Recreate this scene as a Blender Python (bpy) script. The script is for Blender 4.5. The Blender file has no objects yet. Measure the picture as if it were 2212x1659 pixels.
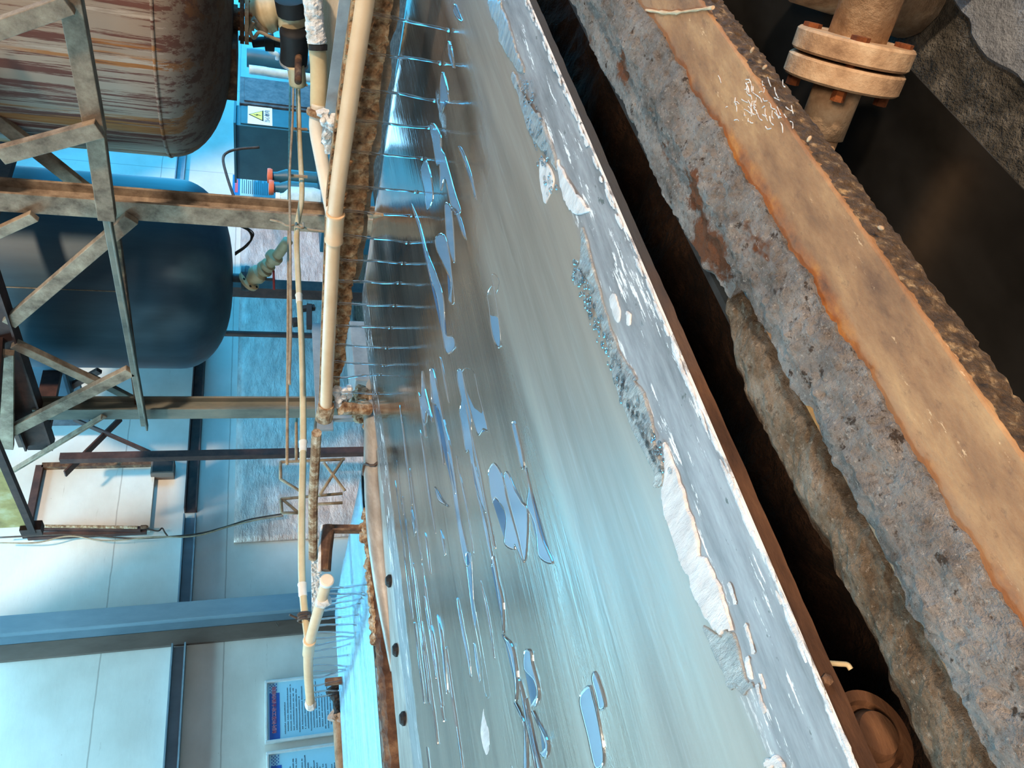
import bpy, bmesh, math, random
from mathutils import Vector, Matrix, noise
random.seed(7)
SC = bpy.context.scene
COL = SC.collection
PI = math.pi

# ------------------------------------------------------------------ camera
F, CX, CY = 1661.0, 829.5, 1106.0
CAM = Vector((0, 0, 1.35))
dx = Vector((2170, -544, F)).normalized()
dd = Vector((-30, 4952, F)).normalized()
dd = (dd - dx * dd.dot(dx)).normalized()
dy = dx.cross(dd)
if dy.z < 0: dy = -dy

def ray(x, y):
    c = Vector((1659 - y - CX, x - CY, F))
    return Vector((dx.dot(c), dy.dot(c), -dd.dot(c)))

def V(x, y, ax, val):
    """point seen at photo pixel (x, y) on the world plane ax = val"""
    r = ray(x, y); k = 'xyz'.index(ax)
    return CAM + r * ((val - CAM[k]) / r[k])

cd = bpy.data.cameras.new('camera')
cd.sensor_fit = 'HORIZONTAL'; cd.sensor_width = 36.0; cd.lens = F / 2212 * 36.0
cd.clip_start = 0.02; cd.clip_end = 200
cam = bpy.data.objects.new('camera', cd); COL.objects.link(cam)
# image right = downwards, image up = the photographer's right (the photo lies on its side)
right = -Vector((dx.y, dy.y, -dd.y)) * -1
up = Vector((dx.x, dy.x, -dd.x))
fwd = Vector((dx.z, dy.z, -dd.z))
M = Matrix((right, up, -fwd)).transposed().to_4x4()
M.translation = CAM
cam.matrix_world = M
SC.camera = cam
vs = SC.view_settings
SC.display_settings.display_device = 'sRGB'
vs.view_transform = 'Standard'; vs.look = 'None'; vs.gamma = 1.0; vs.exposure = 0.0
vs.use_curve_mapping = False

# ------------------------------------------------------------------ materials
def lin(c):
    return tuple((v / 255 / 12.92) if v / 255 <= 0.04045 else ((v / 255 + 0.055) / 1.055) ** 2.4 for v in c[:3]) + (1,)

class NT:
    def __init__(s, name):
        s.m = bpy.data.materials.new(name); s.m.use_nodes = True
        s.t = s.m.node_tree; s.t.nodes.clear()
        s.out = s.t.nodes.new('ShaderNodeOutputMaterial')
        s.b = s.t.nodes.new('ShaderNodeBsdfPrincipled')
        s.t.links.new(s.b.outputs[0], s.out.inputs[0])
        s.pos = s.t.nodes.new('ShaderNodeNewGeometry').outputs['Position']
    def n(s, ty, **kw):
        o = s.t.nodes.new(ty)
        for k, v in kw.items(): setattr(o, k, v)
        return o
    def l(s, a, b): s.t.links.new(a, b)
    def noise(s, scale, stretch=(1, 1, 1), detail=5, rough=0.6, off=(0, 0, 0), dist=0.0):
        mp = s.n('ShaderNodeMapping'); mp.inputs['Scale'].default_value = stretch; mp.inputs['Location'].default_value = off
        s.l(s.pos, mp.inputs['Vector'])
        nz = s.n('ShaderNodeTexNoise'); nz.inputs['Scale'].default_value = scale
        nz.inputs['Detail'].default_value = detail; nz.inputs['Roughness'].default_value = rough
        nz.inputs['Distortion'].default_value = dist
        s.l(mp.outputs[0], nz.inputs['Vector'])
        return nz.outputs['Fac']
    def vor(s, scale, stretch=(1, 1, 1)):
        mp = s.n('ShaderNodeMapping'); mp.inputs['Scale'].default_value = stretch
        s.l(s.pos, mp.inputs['Vector'])
        vz = s.n('ShaderNodeTexVoronoi'); vz.inputs['Scale'].default_value = scale
        s.l(mp.outputs[0], vz.inputs['Vector'])
        return vz.outputs['Distance']
    def ramp(s, fac, stops, interp='LINEAR'):
        r = s.n('ShaderNodeValToRGB'); e = r.color_ramp.elements; r.color_ramp.interpolation = interp
        while len(e) > 1: e.remove(e[0])
        e[0].position, e[0].color = stops[0][0], lin(stops[0][1])
        for p, c in stops[1:]:
            q = e.new(p); q.color = lin(c)
        s.l(fac, r.inputs[0]); return r.outputs[0]
    def mask(s, fac, a, b):
        r = s.n('ShaderNodeMapRange'); r.interpolation_type = 'SMOOTHSTEP'
        r.inputs['From Min'].default_value = a; r.inputs['From Max'].default_value = b
        s.l(fac, r.inputs['Value']); return r.outputs[0]
    def remap(s, fac, a, b, c, d):
        r = s.n('ShaderNodeMapRange')
        for k, v in zip(('From Min', 'From Max', 'To Min', 'To Max'), (a, b, c, d)): r.inputs[k].default_value = v
        s.l(fac, r.inputs['Value']); return r.outputs[0]
    def math(s, op, a, b):
        o = s.n('ShaderNodeMath', operation=op)
        for i, v in enumerate((a, b)):
            if isinstance(v, (int, float)): o.inputs[i].default_value = v
            else: s.l(v, o.inputs[i])
        return o.outputs[0]
    def mix(s, fac, a, b):
        o = s.n('ShaderNodeMix', data_type='RGBA')
        if isinstance(fac, (int, float)): o.inputs[0].default_value = fac
        else: s.l(fac, o.inputs[0])
        for i, v in ((6, a), (7, b)):
            if isinstance(v, tuple): o.inputs[i].default_value = lin(v)
            else: s.l(v, o.inputs[i])
        return o.outputs[2]
    def xyz(s):
        o = s.n('ShaderNodeSeparateXYZ'); s.l(s.pos, o.inputs[0]); return o.outputs
    def bump(s, h, strength=0.3, dist=0.01):
        o = s.n('ShaderNodeBump'); o.inputs['Strength'].default_value = strength; o.inputs['Distance'].default_value = dist
        s.l(h, o.inputs['Height']); s.l(o.outputs[0], s.b.inputs['Normal'])
    def col(s, c):
        if isinstance(c, tuple): s.b.inputs['Base Color'].default_value = lin(c)
        else: s.l(c, s.b.inputs['Base Color'])
    def set(s, rough=0.6, metal=0.0, spec=0.5):
        for k, v in (('Roughness', rough), ('Metallic', metal), ('Specular IOR Level', spec)):
            if isinstance(v, (int, float)): s.b.inputs[k].default_value = v
            else: s.l(v, s.b.inputs[k])

def simple(name, stops, scale=8, stretch=(1, 1, 1), rough=0.7, metal=0.0, bump=0.0, bdist=0.005, bscale=None, spec=0.4, detail=6):
    k = NT(name)
    nz = k.noise(scale, stretch, detail, 0.65)
    k.col(k.ramp(nz, stops)); k.set(rough, metal, spec)
    if bump: k.bump(k.noise(bscale or scale * 4, stretch, 5, 0.7), bump, bdist)
    return k.m

MAT = {}
def mats():
    S = simple
    # steel belt: wet grey steel with long streaks, a paler scaled lane along both rims
    k = NT('wet_steel_belt'); x, y, z = k.xyz()
    st = k.noise(1.6, (0.7, 9, 1), 5, 0.6); fine = k.noise(9, (0.6, 10, 1), 4, 0.6)
    base = k.ramp(st, [(0.3, (112, 103, 94)), (0.5, (137, 127, 117)), (0.7, (152, 142, 131))])
    base = k.mix(k.mask(fine, 0.5, 0.75), base, (146, 139, 131))
    wob = k.math('ADD', y, k.remap(k.noise(3.5, (1.5, 3, 1), 4, 0.6), 0, 1, -0.035, 0.035))
    lane = k.math('SUBTRACT', 1.0, k.mask(wob, 0.585, 0.612))
    lane2 = k.mask(wob, 2.03, 2.06)
    lanes = k.math('MAXIMUM', lane, lane2)
    lc = k.ramp(k.noise(14, (0.5, 3, 1), 6, 0.7), [(0.3, (112, 112, 114)), (0.5, (142, 141, 144)), (0.68, (166, 166, 168))])
    base = k.mix(lanes, base, lc)
    sp = k.math('MULTIPLY', k.mask(k.noise(26, (0.35, 2.2, 1), 6, 0.75, (3, 1, 0)), 0.585, 0.61), lanes)
    rim = k.math('SUBTRACT', 1.0, k.mask(k.math('ADD', y, k.remap(k.noise(22, (0.8, 1, 1), 5, 0.7), 0, 1, -0.014, 0.014)), 0.503, 0.507))
    sp = k.math('MAXIMUM', sp, rim)
    base = k.mix(sp, base, (226, 226, 228))
    dk = k.math('MULTIPLY', k.mask(k.noise(60, (0.6, 1, 1), 4, 0.7, (9, 2, 0)), 0.62, 0.68), k.math('SUBTRACT', 1.0, k.mask(wob, 0.53, 0.56)))
    base = k.mix(dk, base, (96, 100, 98))
    k.col(base)
    wet = k.mask(k.math('ADD', y, k.remap(k.noise(2.2, (0.6, 3, 1), 3, 0.5), 0, 1, -0.25, 0.25)), 0.72, 1.05)
    r = k.remap(wet, 0, 1, 0.45, 0.2)
    pool = k.math('MULTIPLY', k.mask(k.math('ADD', x, k.remap(k.noise(3, (1, 2, 1), 3, 0.5, (4, 4, 0)), 0, 1, -0.2, 0.2)), 1.0, 1.35), k.mask(wob, 0.68, 0.8))
    dry = k.math('SUBTRACT', 1.0, pool)
    r = k.math('ADD', k.math('MULTIPLY', r, dry), k.math('MULTIPLY', pool, 0.07))
    r = k.math('ADD', r, k.math('MULTIPLY', lanes, 0.15))
    r = k.math('ADD', r, k.math('MULTIPLY', sp, 0.25))
    k.set(r, k.math('MULTIPLY', k.remap(sp, 0, 1, 1.0, 0.0), k.math('ADD', k.remap(wet, 0, 1, 0.2, 0.6), k.math('MULTIPLY', pool, 0.2))), 0.5)
    wy = k.math('ADD', y, k.remap(k.noise(2.5, (1, 1, 1), 4, 0.6, (5, 5, 0)), 0, 1, -0.05, 0.05))
    gl = k.math('MULTIPLY', k.mask(wy, 0.895, 0.925), k.math('SUBTRACT', 1.0, k.mask(wy, 0.935, 0.955)))
    gl = k.math('MULTIPLY', gl, k.mask(k.noise(3, (1, 1, 1), 2, 0.5, (1, 8, 0)), 0.42, 0.56))
    hb = k.math('ADD', k.noise(5, (0.5, 6, 1), 4, 0.6), k.math('MULTIPLY', k.noise(90, (0.5, 1, 1), 4, 0.7), 0.25))
    hb = k.math('ADD', hb, k.math('MULTIPLY', sp, 0.6))
    hb = k.math('ADD', hb, k.math('MULTIPLY', k.noise(5, (0.25, 15, 1), 4, 0.7, (2, 7, 1)), wet))
    hb = k.math('ADD', hb, k.math('MULTIPLY', k.noise(420, (0.6, 1, 1), 2, 0.6), k.math('MULTIPLY', gl, 1.2)))
    hb = k.math('MULTIPLY', hb, k.remap(pool, 0, 1, 1.0, 0.35))
    k.bump(hb, 0.16, 0.005)
    MAT['belt'] = k.m
    k = NT('wet_steel_blue_reflection')
    k.col(k.ramp(k.noise(2, (0.7, 10, 1), 5, 0.6), [(0.3, (126, 156, 176)), (0.7, (176, 204, 218))])); k.set(0.26, 0.85)  # blue sky reflection put into the steel colour
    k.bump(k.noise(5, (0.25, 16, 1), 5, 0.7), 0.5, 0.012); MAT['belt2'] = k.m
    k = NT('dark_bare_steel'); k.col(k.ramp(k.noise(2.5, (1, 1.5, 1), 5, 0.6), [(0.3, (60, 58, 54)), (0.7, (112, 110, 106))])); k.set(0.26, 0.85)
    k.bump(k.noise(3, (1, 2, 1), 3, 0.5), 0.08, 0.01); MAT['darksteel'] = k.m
    # water film: blue reflection of the bright wall put into its colour
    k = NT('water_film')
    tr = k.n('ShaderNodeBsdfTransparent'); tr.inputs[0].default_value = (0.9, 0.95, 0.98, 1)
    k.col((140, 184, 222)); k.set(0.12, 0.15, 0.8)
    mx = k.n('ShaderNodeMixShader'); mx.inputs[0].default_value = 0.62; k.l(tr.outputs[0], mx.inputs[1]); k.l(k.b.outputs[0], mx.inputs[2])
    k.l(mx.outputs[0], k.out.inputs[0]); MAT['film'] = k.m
    k = NT('water_film_rim'); k.col((190, 205, 214)); k.set(0.06, 0.9); MAT['filmrim'] = k.m
    k = NT('clear_water')
    k.col((226, 232, 236)); k.set(0.03, 0, 0.35); k.b.inputs['Transmission Weight'].default_value = 1.0; k.b.inputs['IOR'].default_value = 1.33
    MAT['jet'] = k.m
    # crusts
    k = NT('grey_salt_crust')
    c = k.ramp(k.noise(24, (0.6, 1, 1), 8, 0.75), [(0.3, (86, 78, 72)), (0.47, (138, 132, 128)), (0.68, (174, 169, 166))])
    c = k.mix(k.mask(k.noise(9, (0.6, 1, 1), 5, 0.7, (4, 0, 2)), 0.64, 0.7), c, (112, 72, 48))
    c = k.mix(k.mask(k.noise(55, (1, 1, 1), 4, 0.7, (1, 5, 2)), 0.6, 0.68), c, (74, 62, 54))
    c = k.mix(k.math('MULTIPLY', k.mask(k.noise(170, (1, 1, 1), 5, 0.75, (8, 5, 2)), 0.52, 0.66), 0.6), c, (84, 70, 60))
    c = k.mix(k.math('MULTIPLY', k.mask(k.noise(230, (1, 1, 1), 4, 0.75, (3, 1, 2)), 0.58, 0.68), 0.6), c, (206, 198, 190))
    xx, yy, zz = k.xyz()
    # rust patches by the torn lip
    for (sx_, sy_, rr_) in ((0.535, 0.428, 0.03), (0.50, 0.418, 0.028), (0.575, 0.405, 0.02), (0.83, 0.41, 0.02)):
        ds = k.math('POWER', k.math('ADD', k.math('POWER', k.math('SUBTRACT', xx, sx_), 2.0), k.math('POWER', k.math('SUBTRACT', yy, sy_), 2.0)), 0.5)
        ds = k.math('ADD', ds, k.remap(k.noise(45, (1, 1, 1), 5, 0.75, (sx_ * 9, 3, 1)), 0, 1, -0.03, 0.03))
        c = k.mix(k.math('SUBTRACT', 1.0, k.mask(ds, rr_ * 0.6, rr_)), c, (116, 76, 54))
    k.col(c); k.set(0.95, 0, 0.2)
    k.bump(k.math('ADD', k.noise(90, (1, 1, 1), 6, 0.75), k.noise(330, (1, 1, 1), 4, 0.75)), 0.9, 0.01); MAT['crust'] = k.m
    k = NT('brown_fuzzy_crust')
    c = k.ramp(k.noise(18, (0.7, 1, 1), 7, 0.75), [(0.3, (72, 58, 46)), (0.46, (126, 110, 92)), (0.6, (164, 150, 134)), (0.72, (190, 182, 172))])
    c = k.mix(k.math('MULTIPLY', k.mask(k.noise(150, (1, 1, 1), 5, 0.75, (8, 5, 2)), 0.52, 0.66), 0.6), c, (70, 54, 42))
    c = k.mix(k.math('MULTIPLY', k.mask(k.noise(210, (1, 1, 1), 4, 0.75, (3, 1, 2)), 0.58, 0.68), 0.6), c, (200, 186, 170))
    c = k.mix(k.mask(k.noise(8, (1, 1, 1), 5, 0.7, (7, 0, 2)), 0.63, 0.7), c, (118, 66, 30))
    k.col(c); k.set(0.97, 0, 0.15)
    k.bump(k.math('ADD', k.noise(80, (1, 1, 1), 6, 0.8), k.noise(300, (1, 1, 1), 4, 0.75)), 1.0, 0.011); MAT['tubecrust'] = k.m
    # tan plate, rust seam along its inner edge
    k = NT('tan_rust_plate'); x, y, z = k.xyz()
    c = k.ramp(k.noise(10, (0.7, 1.8, 1), 8, 0.7), [(0.3, (100, 68, 44)), (0.48, (150, 108, 72)), (0.66, (188, 146, 102))])
    c = k.mix(k.mask(k.noise(24, (0.6, 2, 1), 7, 0.8, (2, 0, 0)), 0.61, 0.65), c, (210, 172, 132))
    wob = k.math('ADD', y, k.remap(k.noise(9, (1, 1, 1), 5, 0.7), 0, 1, -0.014, 0.014))
    a = k.mask(wob, 0.332, 0.352)
    c = k.mix(k.math('MULTIPLY', a, 0.55), c, (132, 110, 92))
    b1 = k.mask(k.math('ADD', wob, k.remap(k.noise(30, (1, 1, 1), 5, 0.7), 0, 1, -0.007, 0.007)), 0.334, 0.345)
    rr = k.ramp(k.noise(20, (1, 1, 1), 5, 0.7, (0, 3, 0)), [(0.35, (84, 52, 34)), (0.5, (150, 88, 40)), (0.66, (190, 126, 56))])
    c = k.mix(k.math('MULTIPLY', b1, k.mask(k.noise(6, (1, 1, 1), 3, 0.5, (2, 2, 2)), 0.3, 0.6)), c, rr)
    c = k.mix(k.math('MULTIPLY', k.mask(k.noise(90, (0.8, 1.3, 1), 6, 0.8, (1, 1, 4)), 0.54, 0.68), 0.45), c, (96, 66, 46))
    k.col(c); k.set(0.62, 0, 0.4); k.bump(k.noise(120, (0.7, 1.5, 1), 6, 0.8), 0.45, 0.003); MAT['plate'] = k.m
    MAT['edge'] = S('brown_crystal_edge', [(0.32, (52, 38, 26)), (0.55, (98, 76, 54)), (0.72, (190, 160, 120))], 95, rough=0.6, bump=0.9, bdist=0.005, bscale=240)
    # rust and paints
    MAT['rust'] = S('brown_rust', [(0.3, (52, 34, 28)), (0.5, (88, 62, 46)), (0.68, (134, 104, 78))], 14, rough=0.9, bump=0.6, bdist=0.006)
    MAT['rustpale'] = S('pale_scaled_rust', [(0.3, (84, 52, 36)), (0.46, (142, 110, 80)), (0.6, (190, 172, 146)), (0.75, (226, 222, 214))], 30, rough=0.95, bump=0.9, bdist=0.012, bscale=70)
    MAT['board'] = S('porous_brown_crust', [(0.32, (84, 56, 38)), (0.48, (160, 122, 86)), (0.62, (200, 168, 130)), (0.76, (224, 208, 186))], 42, rough=0.97, bump=1.0, bdist=0.012, bscale=95)
    MAT['boardgrey'] = S('grey_dirt_crust', [(0.3, (96, 80, 64)), (0.6, (152, 136, 116))], 12, rough=0.95, bump=0.8, bdist=0.01)
    MAT['whitecrust'] = S('white_salt_crust', [(0.3, (170, 166, 158)), (0.55, (224, 226, 228)), (0.75, (240, 242, 244))], 30, rough=0.9, bump=0.9, bdist=0.01, bscale=60)
    k = NT('orange_rust_bar'); x, y, z = k.xyz()
    c = k.ramp(k.noise(12, (0.5, 1, 2), 6, 0.7), [(0.3, (48, 30, 20)), (0.55, (92, 62, 42)), (0.75, (126, 90, 62))])
    c = k.mix(k.mask(k.math('ADD', x, k.remap(k.noise(5, (1, 1, 1), 3), 0, 1, -0.12, 0.12)), 0.42, 0.6), c, (66, 64, 64))
    k.col(c); k.set(0.85, 0, 0.3); k.bump(k.noise(60, (0.5, 1, 2), 5, 0.7), 0.4, 0.003); MAT['orangebar'] = k.m
    MAT['dirt'] = S('brown_dirt_deposit', [(0.3, (20, 14, 10)), (0.5, (48, 32, 22)), (0.7, (78, 56, 40))], 16, rough=1.0, bump=1.0, bdist=0.03, bscale=24)
    MAT['darkplate'] = S('dark_blue_grey_plate', [(0.3, (40, 50, 58)), (0.7, (84, 96, 104))], 10, rough=0.5, bump=0.3)
    MAT['beam'] = S('dusty_grey_brown_steel', [(0.3, (92, 76, 62)), (0.5, (140, 122, 104)), (0.7, (172, 154, 132))], 9, rough=0.85, bump=0.5, bdist=0.006, bscale=40)
    MAT['beamdark'] = S('dark_brown_painted_steel', [(0.3, (42, 28, 28)), (0.7, (84, 58, 52))], 6, rough=0.7, bump=0.2)
    MAT['beamgreen'] = S('grey_green_painted_steel', [(0.3, (74, 80, 76)), (0.5, (104, 106, 98)), (0.7, (128, 122, 108))], 5, (1, 1, 0.4), rough=0.7, bump=0.25)
    MAT['column'] = S('blue_grey_painted_steel', [(0.3, (96, 116, 130)), (0.7, (126, 146, 158))], 3, (1, 1, 0.3), rough=0.55)
    MAT['columnshade'] = S('brown_column_shade_and_box', [(0.3, (84, 72, 66)), (0.7, (112, 98, 90))], 3, (1, 1, 0.3), rough=0.8)  # column's shaded side put into the colour; junction box shares it
    k = NT('rust_streaked_tank_paint')
    s1 = k.noise(5.5, (2.6, 2.6, 0.09), 8, 0.75)
    c = k.ramp(k.noise(1.3, (1, 1, 0.3), 4, 0.5), [(0.3, (132, 118, 106)), (0.7, (168, 154, 140))])
    c = k.mix(k.mask(s1, 0.5, 0.56), c, (98, 62, 54))
    c = k.mix(k.math('MULTIPLY', k.mask(k.noise(1.7, (2.6, 2.6, 0.1), 6, 0.65, (3, 1, 4)), 0.57, 0.61), 0.85), c, (158, 104, 52))
    c = k.mix(k.mask(k.noise(9, (2.6, 2.6, 0.08), 8, 0.75, (5, 1, 4)), 0.58, 0.62), c, (172, 160, 148))
    c = k.mix(k.math('MULTIPLY', k.mask(k.noise(12, (2.6, 2.6, 0.07), 8, 0.75, (1, 9, 4)), 0.56, 0.62), 0.8), c, (84, 54, 48))
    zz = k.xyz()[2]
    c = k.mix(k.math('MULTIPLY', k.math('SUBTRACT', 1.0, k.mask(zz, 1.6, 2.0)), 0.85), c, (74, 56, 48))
    k.col(c); k.set(0.7, 0.0, 0.3); k.bump(k.noise(30, (2, 2, 0.3), 5, 0.7), 0.15, 0.004); MAT['tankrust'] = k.m
    MAT['tankblue'] = S('dark_blue_tank_paint', [(0.3, (32, 58, 74)), (0.7, (54, 82, 98))], 2.2, (2, 2, 0.25), rough=0.5, bump=0.05)
    MAT['tankpale'] = S('pale_blue_tank_paint', [(0.3, (160, 196, 216)), (0.7, (186, 214, 228))], 2.2, (2, 2, 0.25), rough=0.35)
    k = NT('white_panel_wall'); x, y, z = k.xyz()
    c = k.ramp(k.noise(0.9, (1, 1, 1.2), 6, 0.6), [(0.3, (186, 182, 174)), (0.6, (208, 206, 200)), (0.8, (216, 216, 212))])
    c = k.mix(k.math('MULTIPLY', k.mask(k.noise(5, (0.5, 1, 4), 6, 0.75, (2, 0, 1)), 0.62, 0.72), 0.5), c, (150, 142, 132))
    c = k.mix(k.mask(k.noise(26, (1, 1, 2), 3, 0.6, (6, 0, 1)), 0.735, 0.76), c, (84, 84, 86))
    zw = k.math('ADD', z, k.remap(k.noise(4, (1, 1, 1), 3), 0, 1, -0.01, 0.01))
    for zs in (2.72, 1.62):
        d = k.math('ABSOLUTE', k.math('SUBTRACT', zw, zs), 0.0); c = k.mix(k.math('MULTIPLY', k.math('SUBTRACT', 1.0, k.mask(d, 0.003, 0.009)), 0.55), c, (120, 112, 104))
    d = k.math('ABSOLUTE', k.math('SUBTRACT', k.math('FRACT', k.math('MULTIPLY', x, 0.42), 0.0), 0.5), 0.0)
    c = k.mix(k.math('MULTIPLY', k.math('SUBTRACT', 1.0, k.mask(d, 0.0012, 0.004)), 0.5), c, (120, 114, 106))
    k.col(c); k.set(0.75, 0, 0.3); k.bump(k.noise(3, (0.6, 1, 2), 5, 0.6), 0.2, 0.02); MAT['wall'] = k.m
    MAT['ceiling'] = S('grey_roof_sheet', [(0.3, (120, 124, 128)), (0.7, (150, 154, 156))], 1.5, (1, 6, 1), rough=0.7)
    MAT['concrete'] = S('rough_dark_concrete', [(0.3, (44, 42, 36)), (0.5, (78, 74, 66)), (0.7, (120, 116, 108))], 14, rough=0.95, bump=1.0, bdist=0.03, bscale=30)
    MAT['concretepale'] = S('pale_scraped_concrete', [(0.3, (110, 116, 124)), (0.7, (160, 166, 172))], 18, rough=0.9, bump=0.8, bdist=0.01)
    # pipes
    MAT['pvc'] = S('cream_plastic_pipe', [(0.3, (204, 168, 130)), (0.7, (224, 192, 156))], 6, (1, 1, 1), rough=0.42, bump=0.05)
    MAT['pvcpale'] = S('whitish_plastic_pipe', [(0.3, (196, 190, 176)), (0.7, (222, 218, 208))], 6, rough=0.45, bump=0.08)
    MAT['hose'] = S('yellowed_plastic_pipe', [(0.3, (176, 156, 120)), (0.7, (204, 188, 152))], 8, rough=0.5, bump=0.1)
    MAT['flangetan'] = S('tan_dusty_pipe', [(0.3, (142, 112, 86)), (0.5, (188, 156, 124)), (0.7, (216, 190, 158))], 18, rough=0.9, bump=0.6, bdist=0.005, bscale=60)
    MAT['rustbolt'] = S('orange_rust_bolt', [(0.3, (86, 46, 26)), (0.7, (150, 84, 40))], 40, rough=0.9, bump=0.5)
    MAT['silverrail'] = S('greige_rim_metal', [(0.3, (118, 110, 102)), (0.55, (152, 148, 142)), (0.75, (184, 183, 180))], 10, (0.6, 2, 1), rough=0.4, metal=0.25, bump=0.15)
    MAT['wood'] = S('peeling_white_wood', [(0.3, (96, 58, 44)), (0.42, (176, 164, 146)), (0.7, (196, 188, 172))], 10, (2, 0.5, 3), rough=0.85, bump=0.5, bdist=0.006)
    MAT['greymetal'] = S('grey_zinc_metal', [(0.3, (132, 140, 148)), (0.7, (176, 184, 190))], 10, rough=0.45, metal=0.3, bump=0.15)
    MAT['greyplank'] = S('grey_blue_plank', [(0.3, (108, 116, 122)), (0.7, (140, 148, 152))], 6, rough=0.6)
    MAT['wire'] = S('dark_cable', [(0.3, (52, 44, 42)), (0.7, (86, 72, 62))], 20, rough=0.7)
    MAT['wirepale'] = S('tan_tie_wire', [(0.3, (120, 98, 76)), (0.7, (168, 148, 122))], 20, rough=0.7)
    k = NT('crinkled_foil_cladding')
    c = k.ramp(k.noise(3.5, (0.8, 1, 2.2), 7, 0.75), [(0.3, (166, 144, 136)), (0.5, (210, 186, 176)), (0.72, (240, 222, 212))])
    k.col(c); k.set(0.45, 0.35); k.bump(k.noise(5, (0.8, 1, 2), 6, 0.7), 0.8, 0.05); MAT['foil'] = k.m
    MAT['cabinet'] = S('dark_teal_cabinet_paint', [(0.3, (34, 84, 102)), (0.7, (48, 100, 118))], 3, rough=0.45)
    MAT['black'] = S('black_rubber', [(0.3, (14, 15, 18)), (0.7, (34, 34, 36))], 12, rough=0.7)
    MAT['red'] = S('red_paint', [(0.3, (120, 24, 24)), (0.7, (156, 40, 34))], 12, rough=0.5)
    MAT['orange'] = S('orange_cap_plastic', [(0.3, (214, 104, 72)), (0.7, (232, 126, 92))], 12, rough=0.5)
    MAT['greenplastic'] = S('teal_plastic', [(0.3, (34, 140, 120)), (0.7, (60, 180, 150))], 12, rough=0.4)
    MAT['bottle'] = S('cloudy_white_plastic', [(0.3, (170, 196, 204)), (0.7, (206, 226, 230))], 12, rough=0.3)
    MAT['yellowboard'] = S('yellow_dusty_board', [(0.3, (140, 116, 70)), (0.5, (176, 148, 92)), (0.7, (198, 180, 140))], 6, rough=0.85, bump=0.3)
    MAT['deck'] = S('brown_deck_plate', [(0.3, (64, 48, 44)), (0.7, (112, 92, 82))], 5, rough=0.85, bump=0.3)
    MAT['frame'] = S('pale_aluminium_frame', [(0.3, (196, 200, 200)), (0.7, (220, 224, 224))], 6, rough=0.35, metal=0.3)
    MAT['sheet'] = S('pale_blue_print', [(0.3, (150, 208, 232)), (0.7, (164, 218, 240))], 2, rough=0.3)
    MAT['band'] = S('royal_blue_print', [(0.3, (24, 84, 170)), (0.7, (34, 98, 184))], 2, rough=0.3)
    MAT['ink'] = S('dark_navy_ink', [(0.3, (26, 48, 70)), (0.7, (30, 54, 80))], 2, rough=0.5)
    MAT['redink'] = S('red_title_ink', [(0.3, (190, 70, 90)), (0.7, (206, 84, 100))], 2, rough=0.5)
    MAT['whiteink'] = S('pale_lilac_ink', [(0.3, (206, 206, 236)), (0.7, (214, 214, 240))], 2, rough=0.5)
    MAT['yellowsign'] = S('yellow_sign_print', [(0.3, (214, 206, 60)), (0.7, (226, 216, 76))], 2, rough=0.4)
    MAT['whitesign'] = S('white_sign_print', [(0.3, (220, 228, 228)), (0.7, (230, 236, 236))], 2, rough=0.4)
    MAT['cap'] = S('white_cap', [(0.3, (222, 214, 202)), (0.7, (236, 230, 222))], 6, rough=0.4)
    MAT['rag'] = S('grey_rag', [(0.3, (130, 122, 116)), (0.7, (186, 180, 172))], 14, rough=0.95, bump=0.6, bdist=0.01)
    MAT['scale'] = S('white_scale_flake', [(0.3, (176, 176, 180)), (0.5, (204, 204, 206)), (0.7, (226, 226, 228))], 22, (2.2, 0.6, 1), rough=0.75, bump=0.8, bdist=0.006, bscale=46)
    k = NT('wet_translucent_scale')
    k.col(k.ramp(k.noise(30, (2, 0.8, 1), 6, 0.7), [(0.3, (118, 120, 124)), (0.6, (160, 162, 160)), (0.75, (204, 206, 206))])); k.set(0.16, 0.1, 0.7)
    k.bump(k.noise(60, (2.5, 0.8, 1), 5, 0.7), 0.8, 0.006); MAT['wetscale'] = k.m
def emis(name, c, s):
    m = bpy.data.materials.new(name); m.use_nodes = True; t = m.node_tree; t.nodes.clear()
    o = t.nodes.new('ShaderNodeOutputMaterial'); e = t.nodes.new('ShaderNodeEmission')
    e.inputs[0].default_value = c + (1,); e.inputs[1].default_value = s; t.links.new(e.outputs[0], o.inputs[0]); return m
mats()
MAT['cyanlight'] = emis('cyan_daylight_panel', (0.04, 0.52, 1.0), 7.0)
MAT['skylight'] = emis('pale_blue_roof_daylight', (0.38, 0.8, 1.0), 20.0)
MAT['cyanfill'] = emis('cyan_front_fill', (0.04, 0.52, 1.0), 13.0)
MAT['cyanwash'] = emis('cyan_wall_wash', (0.06, 0.6, 1.0), 60.0)
MAT['clerestory_and_panel'] = emis('blue_clerestory_and_panel_glow', (0.26, 0.66, 1.0), 6.0)

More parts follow.
